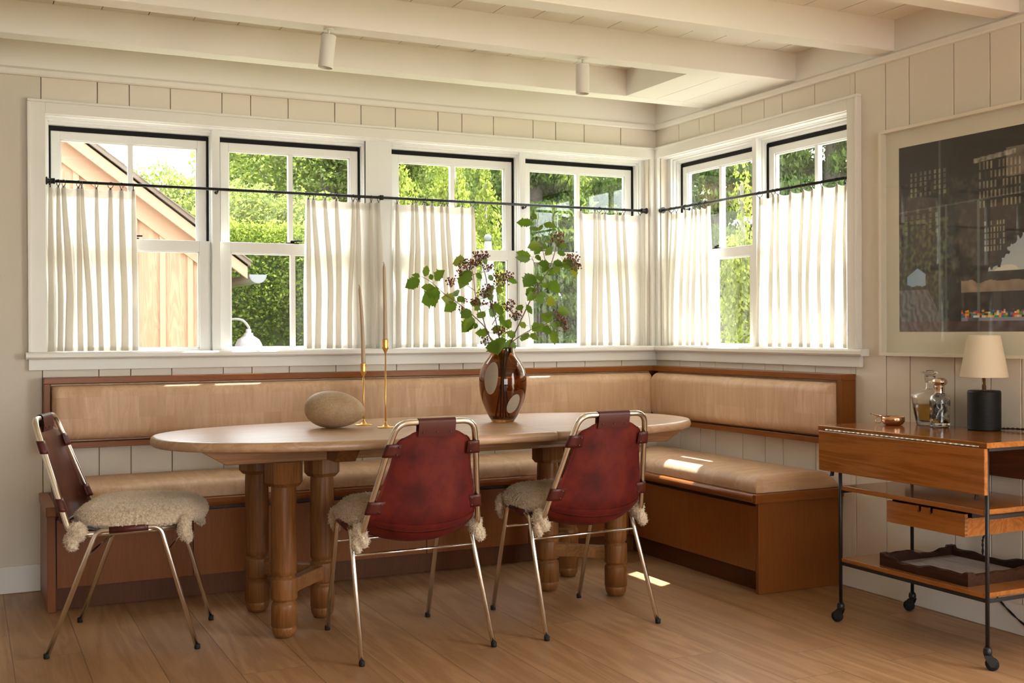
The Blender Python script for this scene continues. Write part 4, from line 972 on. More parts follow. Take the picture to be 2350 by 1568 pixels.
BL = ['tallest twig with green leaves leaning right out of the vase', 'low twig reaching right with yellowish berries', 'long leafy twig reaching far left out of the vase', 'middle twig with dark red berries above the vase', 'twig with dense dark red berry heads left of the middle']
allseg = []
for bi, idx in enumerate(BR):
    for si in idx:
        pts = [Vector(p) for p in STEMS[si][0]]
        for p in pts: allseg.append((p, bi))
def near(p): return min(allseg, key=lambda q: (q[0]-Vector(p)).length)[1]
LV = [[] for _ in BR]; BE = [[] for _ in BR]
for b, tp, s in LEAVES: LV[near(b)].append((b, tp, s))
for c_, rx, ry in BERRIES: BE[near(c_)].append((c_, rx, ry))
foot = [(.025, -.01), (.01, .02), (-.03, .012), (.0, -.03), (-.02, -.015)]
for bi, idx in enumerate(BR):
    rg = random.Random(bi*11+3); mb = MB(); first = STEMS[idx[0]][0][0]
    root = thing('viburnum_twig', BL[bi], 'twig', (VC.x+foot[bi][0], VC.y+foot[bi][1], VC.z+.018), 'viburnum twigs in the vase')
    for si in idx:
        pts, r0, r1 = STEMS[si]; P_ = list(pts)
        r0 *= .75; r1 *= .85
        if si in (0, 3, 4, 5, 6):
            nk = Vector(P_[0]); hz = Vector((VC.x, VC.y, 0)); dd = Vector((nk.x-VC.x, nk.y-VC.y, 0))
            if dd.length > .034: dd = dd.normalized()*.034
            P_ = [(VC.x+foot[bi][0], VC.y+foot[bi][1], VC.z+.018), (VC.x+dd.x*.3, VC.y+dd.y*.3, VC.z+.20), (VC.x+dd.x, VC.y+dd.y, VC.z+.315)]+P_[1:]
        sp = smooth_path(P_, 6); n_ = len(sp); mb.tube(sp, [r0+(r1-r0)*i/(n_-1) for i in range(n_)], 8)
    mb.build('stem', m_bark, root)
    if LV[bi]:
        mb = MB()
        for b, tp, s in LV[bi]: leafmesh(mb, b, tp, s, rg)
        mb.build('leaves', [m_leaf2, plain('petiole', (.16, .2, .05), .5) if bi == 0 else bpy.data.materials['petiole']], root, recalc=False)
    for c_, rx, ry in BE[bi]:
        mb = MB()
        C0 = Vector(c_); N = max(16, min(60, int(44*(rx*ry)/(.0009))))
        hub = C0+Vector((0, 0, -ry*1.25))
        stp = min((p for p, b_ in allseg if b_ == bi), key=lambda p: (p-hub).length)
        mb.tube([stp, (stp+hub)/2+Vector((0, 0, .004)), hub], .0011, 6, 1)
        for k in range(N):
            a = rg.uniform(0, 2*PI); r_ = math.sqrt(rg.random()); h = rg.uniform(-.6, 1)
            p = C0+RT*(math.cos(a)*r_*rx)+BK*(math.sin(a)*r_*rx*.8)+Vector((0, 0, h*ry*.8-.35*r_*ry))
            rad = rg.uniform(.0032, .0043)
            mb.lathe([(0, -rad), (rad*.7, -rad*.7), (rad, 0), (rad*.7, rad*.7), (0, rad)], p, 8, cap=False)
            mb.tube([hub, (hub+p)/2+Vector((0, 0, -.001)), p], .0005, 4, 1)
        mb.build('berry_cluster', [m_berry, m_bark if bi > 2 else bpy.data.materials['petiole']], root, recalc=False)

# ---------------------------------------------------------------- trolley
CT = thing('serving_trolley', 'drop-leaf wooden serving trolley with black iron frame and wheels beside the bench', 'trolley', (-.28, -2.33, 0))
XF, XB_, YL, YR = -.465, -.095, -1.988, -2.680; TT = .752
MB().box(-.482, -.055, -2.695, -1.882, TT-.019, TT).build('top_board', m_cart, CT, bevel=.0025)
MB().box(-.500, -.483, -2.700, -1.905, .580, .7335).build('drop_leaf', m_cart, CT, bevel=.003)
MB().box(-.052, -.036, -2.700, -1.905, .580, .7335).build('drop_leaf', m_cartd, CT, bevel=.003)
hg = MB()
for k in range(30): hg.tube([(-.4895, -1.935-k*.0245, .7375), (-.4895, -1.935-k*.0245-.0225, .7375)], .0032, 8)
hg.build('piano_hinge', plain('hinge_nickel', (.65, .6, .5), .3, 1.0), CT)
for x in (XF, XB_):
    for y in (YL, YR):
        MB().tube([(x, y, .068), (x, y, .733)], .0068, 12).build('post', m_iron, CT)
        sw = {(XF, YL): 2.0, (XF, YR): -.7, (XB_, YL): 1.9, (XB_, YR): .5}[(x, y)]
        cs = MB(); d = Vector((math.cos(sw), math.sin(sw), 0)); q = Vector((-d.y, d.x, 0)); cen = Vector((x, y, .0))+d*.014
        cs.lathe([(.0085, .050), (.013, .052), (.0145, .060), (.013, .072), (.0075, .078)], (x, y, 0), 20)
        for s in (1, -1):
            o_ = [(-.012, .052), (.012, .052), (.026, .034), (.020, .014), (.008, .014), (-.006, .034)]
            v = [Vector((x, y, 0))+d*a+q*(s*.0135)+Vector((0, 0, z)) for a, z in o_]+[Vector((x, y, 0))+d*a+q*(s*.0110)+Vector((0, 0, z)) for a, z in o_]
            cs.add(v, [tuple(range(6)), tuple(range(11, 5, -1))]+[(i, (i+1) % 6, 6+(i+1) % 6, 6+i) for i in range(6)])
        co = cs.build('caster', m_iron, CT)
        wh = MB().lathe([(.004, -.010), (.018, -.010), (.0215, -.006), (.0215, .006), (.018, .010), (.004, .010)], Vector((x, y, .0218))+d*.014, 28, ax=q).build('wheel', m_rubber, CT); wh.parent = co
for z, t0 in ((.527, .018), (.250, .016)):
    MB().box(XF-.003, XB_+.003, YR+.012, YL-.008, z-t0, z).build('shelf', m_cart, CT, bevel=.002)
    fr = MB()
    for x in ((XF, XB_) if z < .4 else (XB_,)): fr.box(x-.005, x+.005, YR, YL, z-t0-.012, z-t0-.0005)
    for y in (YL, YR): fr.box(XF, XB_, y-.005, y+.005, z-t0-.012, z-t0-.0005)
    fr.build('shelf_rail', m_iron, CT, bevel=.001)
for y in (YL, YR): MB().box(XF, XB_, y-.004, y+.004, .722, .7325).build('top_rail', m_iron, CT)
for y in (-1.955, -2.648):
    MB().add([(-.478, y-.003, .60), (-.462, y-.003, .60), (-.470, y-.003, .560), (-.486, y-.003, .560), (-.478, y+.003, .60), (-.462, y+.003, .60), (-.470, y+.003, .560), (-.486, y+.003, .560)], [(0,1,2,3), (7,6,5,4), (0,4,5,1), (1,5,6,2), (2,6,7,3), (3,7,4,0)]).build('leaf_bracket', m_iron, CT, bevel=.001)
# drawer with two half-round finger cut-outs
DY0, DY1, DZ0, DZ1 = -2.592, -2.236, .425, .502
pr = [(DY0, DZ0), (DY1, DZ0), (DY1, DZ1)]
for cy in (-2.388, -2.441):
    for k in range(11):
        an = PI*k/10; pr.append((cy+.0115*math.cos(an), DZ1-.008-.0135*math.sin(an)) if 0 < k < 10 else (cy+.0115*math.cos(an), DZ1))
pr.append((DY0, DZ1))
dr = MB().prism(pr, 'x', -.470, -.456)
dro = dr.build('drawer', m_cart, CT)
d2 = MB().box(-.456, -.115, DY0, DY0+.010, DZ0, DZ1-.014).box(-.456, -.115, DY1-.010, DY1, DZ0, DZ1-.014).box(-.125, -.115, DY0+.01, DY1-.01, DZ0, DZ1-.014).box(-.456, -.125, DY0+.01, DY1-.01, DZ0+.002, DZ0+.008)
d2.build('drawer_box', m_cart, CT).parent = dro
jt = MB()
for k in range(5): jt.box(-.4695, -.4565, DY0-.0004, DY0+.006, DZ0+.004+k*.014, DZ0+.010+k*.014)
jt.build('dovetail_joint', plain('dovetail_dark', (.10, .03, .01), .5), CT).parent = dro
for a_ in (DY0-.004, DY1): MB().box(-.44, -.12, a_, a_+.004, .487, .5085).build('drawer_runner', m_iron, CT)

# ---- tray on the lower shelf
tr_ = thing('rustic_tray', 'dark rustic wooden tray with wavy carved rim and pale worn bottom on the lowest shelf', 'tray', (-.26, -2.36, .2502))
TX0, TX1, TY0, TY1 = -.437, -.070, -2.640, -2.165; TY0 = -2.575
def wavy(axis, c0, a0, a1, th, seed, hi=.052, lo=.026):
    rg = random.Random(seed); mb = MB(); N = 44; v = []
    ph = [rg.uniform(0, 6.28) for _ in range(4)]
    for i in range(N+1):
        s = i/N; a = a0+(a1-a0)*s
        w = .5+.28*math.sin(s*5.2+ph[0])+.18*math.sin(s*11+ph[1])+.06*math.sin(s*27+ph[2])
        h = lo+(hi-lo)*max(0, min(1, w)); h2 = h-.004-.002*math.sin(s*31+ph[3])
        if s < .06 or s > .94: h = h2 = hi*.9
        for q in ((c0, .2503), (c0+th, .2503), (c0+th, .2503+h2), (c0+th*.5, .2503+h), (c0, .2503+h2*.97)):
            v.append((a, q[0], q[1]) if axis == 'x' else (q[0], a, q[1]))
    f = [tuple(range(5)), tuple(N*5+4-k for k in range(5))]
    for i in range(N):
        for k in range(5): f.append((i*5+k, i*5+(k+1) % 5, (i+1)*5+(k+1) % 5, (i+1)*5+k))
    return mb.add(v, f)
wavy('y', TX0, TY0, TY1, .016, 3).build('rim_board', m_tray, tr_); wavy('y', TX1-.016, TY0, TY1, .016, 8).build('rim_board', m_tray, tr_)
wavy('x', TY0, TX0+.016, TX1-.016, .016, 12, .05, .036).build('rim_board', m_tray, tr_); wavy('x', TY1-.016, TX0+.016, TX1-.016, .016, 21).build('rim_board', m_tray, tr_)
t = NT('worn_grey'); c = t.coord(); n1 = t.noise(t.mapping(c, (1, .2, 1)), 60, 4, .7)
m_worn = t.pbsdf(Base_Color=t.ramp(n1, [(.3, (.33, .28, .23)), (.7, (.50, .45, .40))]), Roughness=.8)
MB().box(TX0+.016, TX1-.016, TY0+.016, TY1-.016, .2503, .259).build('tray_bottom', m_worn, tr_)

# ---- lamp
LC = (-.105, -2.352); lp = thing('table_lamp', 'small table lamp with black ribbed drum base and cream cone shade on the trolley', 'lamp', (LC[0], LC[1], TT))
pr = [(0, .001), (.056, .001)]; z = .004
while z < .140: pr += [(.0582, z), (.0592, z+.0016), (.0582, z+.0032)]; z += .0046
pr += [(.058, .144), (.055, .147), (.012, .147), (0, .147)]
MB().lathe(pr, (*LC, TT), 64, cap=False).build('lamp_base', plain('black_ribbed_ceramic', (.008, .009, .010), .5, Specular_IOR_Level=.25), lp)
MB().lathe([(.018, .147), (.018, .149), (.0075, .150), (.0075, .165), (.0055, .167), (.0055, .235)], (*LC, TT), 24).tube([(LC[0]-.011, LC[1]-.002, TT+.15), (LC[0]-.011, LC[1]-.002, TT+.20)], .0016, 8).build('stem', plain('bronze', (.35, .27, .18), .25, 1.0), lp)
t = NT('lampshade'); d = t.n('BsdfDiffuse', None, Color=(0.90, 0.84, 0.70)).outputs[0]; tl = t.n('BsdfTranslucent', None, Color=(0.92, 0.82, 0.62)).outputs[0]
ms = t.n('MixShader', None, Fac=.35); t.t.links.new(d, ms.inputs[1]); t.t.links.new(tl, ms.inputs[2]); t.t.links.new(ms.outputs[0], t.out.inputs[0])
sh = MB().lathe([(.0840, .196), (.0845, .199), (.0575, .348), (.0570, .351)], (*LC, TT), 64, cap=False).build('lamp_shade', t.m, lp, recalc=False)
sd = sh.modifiers.new('thick', 'SOLIDIFY'); sd.thickness = .0012
MB().tube([(LC[0]-.056, LC[1], TT+.345), (LC[0]+.056, LC[1], TT+.345)], .001, 6).tube([(LC[0], LC[1], TT+.235), (LC[0], LC[1], TT+.345)], .0012, 6).build('shade_ring', m_brass, lp).parent = sh
cd = MB(); path = smooth_path([(LC[0]+.050, LC[1]-.028, TT+.006), (LC[0]+.065, LC[1]-.10, TT+.009), (-.030, -2.56, TT+.0055), (-.0275, -2.62, TT-.01), (-.024, -2.60, .62), (-.022, -2.36, .42), (-.024, -2.29, .36), (-.022, -2.27, .30), (-.024, -2.30, .16), (-.022, -2.5, .03), (-.028, -2.8, .0075), (-.03, -3.2, .0075)], 26)
for s in (0, PI):
    pts = []
    for i, p in enumerate(path):
        tg = (path[min(i+1, len(path)-1)]-path[max(i-1, 0)]).normalized(); a = tg.orthogonal().normalized(); b_ = tg.cross(a)
        pts.append(p+(a*math.cos(i*.55+s)+b_*math.sin(i*.55+s))*.0021)
    cd.tube(pts, .0021, 6)
cd.build('cord', plain('black_cord', (.012, .012, .012), .7), lp)

# ---- decanters and tasting cup
t = NT('clear_glass'); m_clear = t.pbsdf(Base_Color=(1, .99, .97), Roughness=.0, IOR=1.5, Transmission_Weight=1.0)
t = NT('whisky'); m_whisky = t.pbsdf(Base_Color=(0.90, 0.52, 0.13), Roughness=.0, IOR=1.34, Transmission_Weight=1.0)
DC = (-.098, -2.085, TT+.0004); dc = thing('decanter', 'wide shouldered clear glass decanter half full of amber spirit, flared stopper', 'decanter', DC)
def sq(mb, k=.16):   # squares a lathe a little into eight soft facets
    cx, cy = DC[0], DC[1]
    out = []
    for p in mb.v:
        dx, dy = p[0]-cx, p[1]-cy; a = math.atan2(dy, dx)+.5; s = 1-k*.5*(math.cos(4*a)*.5+.5) if abs(p[2]) else 1
        out.append((cx+dx*s, cy+dy*s, p[2]))
    mb.v = out; return mb
body = [(0, 0), (.050, 0), (.054, .004), (.057, .020), (.072, .098), (.0735, .108), (.068, .120), (.035, .136), (.021, .141), (.018, .150), (.021, .185), (.0225, .192), (.0165, .192), (.015, .186), (.0145, .148), (.018, .1385), (.033, .1325), (.064, .117), (.0695, .107), (.068, .098), (.053, .021), (.049, .016), (0, .015)]
sq(MB().lathe(body, DC, 64, cap=False)).build('bottle', m_clear, dc)
sq(MB().lathe([(0, .0156), (.0485, .0166), (.0526, .0215), (.0640, .080), (0, .080)], DC, 64, cap=False)).build('spirit', m_whisky, dc)
MB().lathe([(0, .165), (.0125, .165), (.0150, .188), (.018, .196), (.033, .203), (.034, .206), (.028, .209), (.012, .213), (0, .215)], DC, 40, cap=False).build('stopper', m_clear, dc)
B2 = (-.135, -2.170, TT+.0004); bt = thing('decanter', 'smaller dimpled glass bottle with round silver cap, right of the wide decanter', 'decanter', B2)
bd = [(0, 0), (.034, 0), (.0375, .004), (.0375, .105), (.034, .118), (.022, .126), (.017, .130), (.017, .150), (.0140, .150), (.0140, .131), (.019, .124), (.030, .115), (.0335, .103), (.0335, .016), (0, .014)]
mb = MB(); n = 72
prof = []
for (r0, z0), (r1, z1) in zip(bd, bd[1:]):
    m_ = max(1, int(abs(z1-z0)/.003)); prof += [(r0+(r1-r0)*k/m_, z0+(z1-z0)*k/m_) for k in range(m_)]
prof.append(bd[-1]); mb.lathe(prof, B2, n, cap=False)
out = []
for p in mb.v:
    dx, dy, z = p[0]-B2[0], p[1]-B2[1], p[2]-B2[2]; r = math.hypot(dx, dy)
    if r > .0355 and .01 < z < .11:
        a = math.atan2(dy, dx); row = int(z/.026); s = 1-.055*max(0, math.cos(a*8+row*PI))*max(0, math.sin(PI*(z/.026-row)))
        out.append((B2[0]+dx*s, B2[1]+dy*s, p[2]))
    else: out.append(p)
mb.v = out; mb.build('bottle', m_clear, bt)
MB().lathe([(0, .0145), (.0330, .0165), (.0330, .030), (0, .030)], B2, 48, cap=False).build('spirit', m_whisky, bt)
m_silver = plain('pinkish_silver', (.80, .66, .55), .18, 1.0)
MB().lathe([(.0175, .126), (.0185, .128), (.0180, .131), (.0180, .152), (.0188, .154), (.014, .157)], B2, 32).build('collar', m_silver, bt)
kb = MB().lathe([(.013, .1565), (.020, .160), (.0265, .168), (.0272, .174), (.024, .181), (.014, .187), (0, .189)], B2, 48, cap=False)
out = []
for p in kb.v:
    dx, dy, z = p[0]-B2[0], p[1]-B2[1], p[2]-B2[2]; a = math.atan2(dy, dx); s = 1+.03*math.cos(a*14); out.append((B2[0]+dx*s, B2[1]+dy*s, p[2]))
kb.v = out; kb.build('cap', m_silver, bt)
CC = (-.225, -2.020, TT+.0003); cu = thing('tasting_cup', 'shallow hammered copper tasting cup with ring handle at the left of the trolley top', 'cup', CC)
m_cop = plain('copper_gilt', (.78, .46, .28), .2, 1.0)
mb = MB().lathe([(0, .002), (.028, 0), (.036, .004), (.043, .014), (.0445, .024), (.0430, .031), (.0405, .033), (.0415, .024), (.040, .015), (.034, .007), (0, .0045)], CC, 72, cap=False)
out = []
for p in mb.v:
    dx, dy, z = p[0]-CC[0], p[1]-CC[1], p[2]-CC[2]; a = math.atan2(dy, dx); s = 1-.04*max(0, math.cos(a*13))*max(0, 1-abs(z-.014)/.008); out.append((CC[0]+dx*s, CC[1]+dy*s, p[2]))
mb.v = out; mb.build('bowl', m_cop, cu)
hd = Vector((-.62, .785, 0)).normalized(); hc = Vector(CC)+hd*.0555+Vector((0, 0, .019))
MB().tube([hc+hd*math.cos(2*PI*k/20)*.0125+Vector((0, 0, math.sin(2*PI*k/20)*.0125)) for k in range(20)], .0018, 8, closed=True).build('ring_handle', m_cop, cu)
MB().tube([hc-hd*.014+Vector((0, 0, .016)), hc+Vector((0, 0, .0165)), hc+hd*.018+Vector((0, 0, .021)), hc+hd*.027+Vector((0, 0, .026)), hc+hd*.030+Vector((0, 0, .023)), hc+hd*.027+Vector((0, 0, .020))], [.004, .0045, .003, .002, .0018, .0015], 8).build('thumb_rest', m_silver, cu)

# ---------------------------------------------------------------- framed picture
pf = thing('framed_picture', 'large dark photograph in a deep white box frame on the right wall', 'picture', (-.002, -2.45, 1.016))
FY0, FY1, FZ0, FZ1 = -3.150, -1.748, 1.016, 1.958
m_frame = plain('white_frame', (.76, .71, .60), .4)
fr = MB(); w = .014
fr.box(-.036, -.001, FY1-w, FY1, FZ0, FZ1).box(-.036, -.001, FY0, FY0+w, FZ0, FZ1).box(-.036, -.001, FY0+w, FY1-w, FZ0, FZ0+w).box(-.036, -.001, FY0+w, FY1-w, FZ1-w, FZ1)
fr.build('picture_frame', m_frame, pf, bevel=.001)
MB().box(-.006, -.001, FY0+w, FY1-w, FZ0+w, FZ1-w).build('mount_board', plain('mount_board', (.74, .69, .58), .8), pf)
# the print itself: a generic dark collage of shapes with the same tones, laid out as a fine grid of ink cells
PY0, PY1, PZ0, PZ1 = -3.055, -1.835, 1.116, 1.876
NU, NV = 460, 288
def ink(u, v):      # u 0 left..1 right, v 0 bottom..1 top
    U = u*1.22/.62  # left half is in view
    n0 = noise.noise(Vector((U*3, v*4, 0))); n1_ = noise.noise(Vector((U*14, v*18, 3))); n2_ = noise.noise(Vector((U*40, v*40, 7)))
    c = Vector((.016, .011, .009))*(1+.5*n0)
    if v < .80:
        g = max(0, n1_*.9+n2_*.7+.08)
        if .25 < v: c = c+Vector((.05, .05, .025))*g*(1.4 if U < .65 else .8)
        if U < .42 and v < .60: c = c+Vector((.05, .075, .012))*max(0, n2_+.2)*1.6
    # hanging facade with pale pilasters
    def facade(u0, u1, v0, v1, k, tint):
        nonlocal c
        if u0 < U < u1 and v0 < v < v1:
            s = (U-u0)/(u1-u0); col_ = int(s*k); fr_ = s*k-col_; row = int((v-v0)/(v1-v0)*5); fz = (v-v0)/(v1-v0)*5-row
            if fr_ < .45 and fz < .75 and noise.noise(Vector((col_*1.7, row*2.3, k))) > -.25: c = c+Vector(tint)*(.6+.6*n1_)
    facade(.10, .42, .72, .86, 8, (.22, .20, .15)); facade(.66, .98, .62, .86, 11, (.34, .29, .21)); facade(.70, .86, .40, .56, 7, (.40, .39, .30)); facade(.05, .36, .52, .66, 6, (.16, .17, .11))
    if .62 < U < .93 and abs(v-(.86+.06*(U-.62))) < .012: c = c+Vector((.45, .42, .36))*(.5+.5*n2_)
    if U > .86 and .76 < v < .90: c = c+Vector((.24, .20, .17))*(.6+.5*n1_)
    # sky showing lower right, with a ragged tree edge
    ed = .30+.36*max(0, (U-.78)/.4)+.06*n1_+.05*n2_
    if U > .72 and .26 < v < ed and v > .30: 
        sk_ = (v-.30)/.3; c = Vector((.50, .55, .60))*(1-.4*sk_)+Vector((.02, .10, .22))*sk_
        if n0 > .15: c = Vector((.75, .72, .66))
    if .07 < U < .23 and .24+.03*n1_ < v < .34-abs(U-.16)*.5: c = Vector((.30, .45, .62))
    if U > .52 and .20 < v < .255+.02*n1_: c = Vector((.38, .28, .20))*(.8+.5*n1_)
    # window bars
    for b_ in (.345, .40, .655):
        if abs(U-b_) < .010 and v < .66: c = c*.4+Vector((.20, .27, .26))*(.35+.4*max(0, n0+.3))
    if .34 < U < .345+.012 or abs(v-.645-.03*U) < .004: c = c+Vector((.07, .08, .075))
    # grey striped cushion low left
    if U < .34-.75*max(0, v-.10)*1.0 and v < .225-.25*max(0, U-.22) :
        st = math.sin((U*1.3+v*.7)*90+n1_*5); c = Vector((.13, .13, .145))*(1.1+.8*st*.5+.5*n2_)
    # bright toy-like blocks low right
    if v > .055 and v < .12 and U > .52:
        if v < .072: c = Vector((.30, .34, .45))*(.8 if noise.noise(Vector((U*9, 0, 5))) > -.2 else .2)
        else:
            cx_ = int(U*62); cz_ = int(v*110); h_ = noise.noise(Vector((cx_*3.1, cz_*2.7, 1.5)))
            top_ = .105+.02*noise.noise(Vector((cx_*.9, 0, 9)))
            if v < top_ and abs(h_) > .08: c = Vector([(.65, .03, .02), (.70, .45, .02), (.03, .28, .06), (.85, .35, .03), (.04, .12, .5), (.75, .72, .66)][int(abs(h_)*977) % 6])
    if v < .055: c = c*.6+Vector((.05, .015, .012))+Vector((.10, .09, .12))*max(0, n1_)
    return (max(c.x, .004), max(c.y, .004), max(c.z, .004), 1)
verts = []; faces = []; 
for j in range(NV+1):
    for i in range(NU+1): verts.append((-.0065, PY1+(PY0-PY1)*i/NU, PZ0+(PZ1-PZ0)*j/NV))
for j in range(NV):
    for i in range(NU): a = j*(NU+1)+i; faces.append((a, a+NU+1, a+NU+2, a+1))
t = NT('photo_print'); at = t.n('Attribute', {'attribute_name': 'ink'}).outputs['Color']; m_print = t.pbsdf(Base_Color=at, Roughness=.4)
po = MB().add(verts, faces).build('photo_print', m_print, pf, recalc=False)
ca = po.data.color_attributes.new('ink', 'FLOAT_COLOR', 'POINT'); buf = np.zeros((len(verts), 4), np.float32)
for j in range(NV+1):
    for i in range(NU+1): buf[j*(NU+1)+i] = ink(i/NU, j/NV)
ca.data.foreach_set('color', buf.ravel())
MB().add([(-.032, FY0+w, FZ0+w), (-.032, FY1-w, FZ0+w), (-.032, FY1-w, FZ1-w), (-.032, FY0+w, FZ1-w)], [(0, 3, 2, 1)]).build('picture_glass', m_picglass, pf, recalc=False)

# ---------------------------------------------------------------- spotlights under the second beam
m_spot = plain('spot_white', (.78, .76, .70), .4)
def spot(x, y, tilt, lab, n):
    o = thing('ceiling_spotlight', lab, 'spotlight', (x, y, 2.285), 'white cylinder spotlights')
    MB().lathe([(.020, -.004), (.020, 0)], (x, y, 2.285), 24).build('ceiling_rose', m_spot, o)
    MB().tube([(x, y, 2.282), (x, y, 2.262)], .0045, 10).build('stem', m_spot, o)
    ax = Vector(tilt).normalized(); c = Vector((x, y, 2.262))
    hs_ = MB().lathe([(0, .0), (.027, .0), (.0285, .002), (.0285, .124), (.0275, .126), (.0262, .124), (.0262, .105), (.0, .100)], c, 40, ax=ax, cap=False).build('housing', m_spot, o)
    MB().lathe([(.0, .1005), (.022, .1045), (.0255, .112)], c, 32, ax=ax, cap=False).build('reflector', plain('spot_reflector_%d' % n, (.30, .30, .30), .3, .6), o).parent = hs_
spot(-2.232, -1.146, (-.10, .05, -1), 'left white cylinder spotlight, tilted a little, under the beam', 1)
spot(-1.118, -1.146, (-.01, .0, -1), 'right white cylinder spotlight hanging straight under the beam', 2)
# ---------------------------------------------------------------- outdoors
t = NT('lawn'); c = t.coord(); n1 = t.noise(c, 2, 4); m_lawn = t.pbsdf(Base_Color=t.ramp(n1, [(.3, (.08, .13, .03)), (.7, (.16, .22, .06))]), Roughness=.9)
struct(MB().box(-30, 45, .165, 60, -.5, -.35).box(.165, 45, -20, .165, -.5, -.35).build('ground', m_lawn), 'lawn outside').name = 'ground'
t = NT('bounce_slab_stone'); c = t.coord(); n1 = t.noise(c, 4, 4); m_bounce = t.pbsdf(Base_Color=t.ramp(n1, [(.3, (.30, .28, .25)), (.7, (.38, .36, .32))]), Roughness=.9)  # pale slab added to bounce sunlight up to the ceiling
struct(MB().box(-6, 3.6, .17, 2.7, -.349, -.33).box(.17, 3.2, -6, .17, -.349, -.33).build('bounce_slab', m_bounce), 'pale stone slab added outside the windows to bounce sunlight indoors')
def leafmat(name, c0, c1, c2, tr=.4):
    t = NT(name); rp = t.n('NewGeometry').outputs['Random Per Island']
    col = t.ramp(rp, [(0, c0), (.5, c1), (1, c2)])
    d = t.n('BsdfDiffuse', None, Color=col).outputs[0]; tl = t.n('BsdfTranslucent', None, Color=t.mix(.35, col, (.5, .6, .08))).outputs[0]
    ms = t.n('MixShader', None, Fac=tr); t.t.links.new(d, ms.inputs[1]); t.t.links.new(tl, ms.inputs[2]); t.t.links.new(ms.outputs[0], t.out.inputs[0]); return t.m
m_hedge = leafmat('hedge_leaf', (0.037, 0.064, 0.012), (0.075, 0.116, 0.020), (0.157, 0.187, 0.052))
m_bright = leafmat('bright_shrub_leaf', (0.078, 0.107, 0.018), (0.132, 0.162, 0.033), (0.186, 0.203, 0.066), .5)
m_tree = leafmat('tree_leaf', (0.045, 0.071, 0.019), (0.090, 0.127, 0.037), (0.157, 0.187, 0.082))
m_pale = leafmat('pale_tree_leaf', (0.078, 0.102, 0.036), (0.120, 0.147, 0.060), (0.173, 0.192, 0.102), .5)
m_con = leafmat('conifer_leaf', (0.020, 0.039, 0.013), (0.045, 0.075, 0.024), (0.082, 0.116, 0.037), .3)
m_trunk = plain('tree_bark', (.13, .11, .09), .9)
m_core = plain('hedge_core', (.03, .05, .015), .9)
def leaves(pos, nrm, size, rg, asp=.55, droop=None):
    n = len(pos); s = size*rg.uniform(.6, 1.3, n)[:, None]
    d = rg.normal(size=(n, 3)); 
    if droop is not None: d = d*.35+droop
    d /= np.linalg.norm(d, axis=1)[:, None]
    w = np.cross(d, nrm+rg.normal(size=(n, 3))*.6); w /= np.linalg.norm(w, axis=1)[:, None]+1e-9
    V_ = np.stack([pos-d*s*.5, pos+w*s*asp*.5-d*s*.05, pos+d*s*.5, pos-w*s*asp*.5-d*s*.05], 1).reshape(-1, 3)
    return V_
def quadmesh(name, V_, mat, parent):
    n = len(V_)//4; me = bpy.data.meshes.new(name); o3 = np.array(parent.get('_o', (0, 0, 0))) if parent is not None else np.zeros(3)
    me.vertices.add(len(V_)); me.vertices.foreach_set('co', (V_-o3).astype(np.float32).ravel())
    me.loops.add(4*n); me.loops.foreach_set('vertex_index', np.arange(4*n, dtype=np.int32))
    me.polygons.add(n); me.polygons.foreach_set('loop_start', np.arange(0, 4*n, 4, dtype=np.int32)); me.polygons.foreach_set('loop_total', np.full(n, 4, np.int32))
    me.materials.append(mat); me.update(calc_edges=True); o = bpy.data.objects.new(name, me); COL.objects.link(o); o.parent = parent; return o
def on_blobs(blobs, n, rg, shell=.25):
    vol = np.array([b[1][0]*b[1][1]+b[1][0]*b[1][2] for b in blobs]); pr_ = vol/vol.sum(); k = rg.choice(len(blobs), n, p=pr_)
    C_ = np.array([b[0] for b in blobs])[k]; R_ = np.array([b[1] for b in blobs])[k]
    d = rg.normal(size=(n, 3)); d /= np.linalg.norm(d, axis=1)[:, None]
    r = 1-shell*rg.random(n)**1.3; lump = 1+.10*np.sin(d[:, 0]*9+k)+.10*np.sin(d[:, 2]*11+k*2)
    return C_+d*R_*(r*lump)[:, None], d
def tree(name, label, cat, base, blobs, n, size, mat, seed, trunk=None, group=None, droop=None, asp=.55, branches=6, shell=.3):
    rg = np.random.default_rng(seed); o = thing(name, label, cat, base, group)
    p, d = on_blobs(blobs, n, rg, shell); quadmesh('foliage', leaves(p, d, size, rg, asp, droop), mat, o)
    mb = MB(); B_ = Vector(base); top = Vector(blobs[0][0]); R0 = trunk or .12
    mb.tube([B_-Vector((0, 0, .05)), B_+(top-B_)*.5+Vector((.05, .02, 0)), top], [R0, R0*.7, R0*.3], 10)
    r3 = random.Random(seed)
    for b in blobs[1:1+branches]:
        s_ = r3.uniform(.25, .6); st = B_+(top-B_)*s_; mb.tube([st, (st+Vector(b[0]))/2+Vector((0, 0, .1)), Vector(b[0])], [R0*.45, R0*.3, R0*.1], 7)
    mb.build('trunk', m_trunk, o); return o
def rblobs(c, spread, rad, n, seed):
    r3 = random.Random(seed); out = [(c, (rad*1.1, rad*1.1, rad))]
    for _ in range(n): out.append(((c[0]+r3.uniform(-1, 1)*spread[0], c[1]+r3.uniform(-1, 1)*spread[1], c[2]+r3.uniform(-1, 1)*spread[2]), (rad*r3.uniform(.6, 1.1),)*3))
    return out
G = -.35
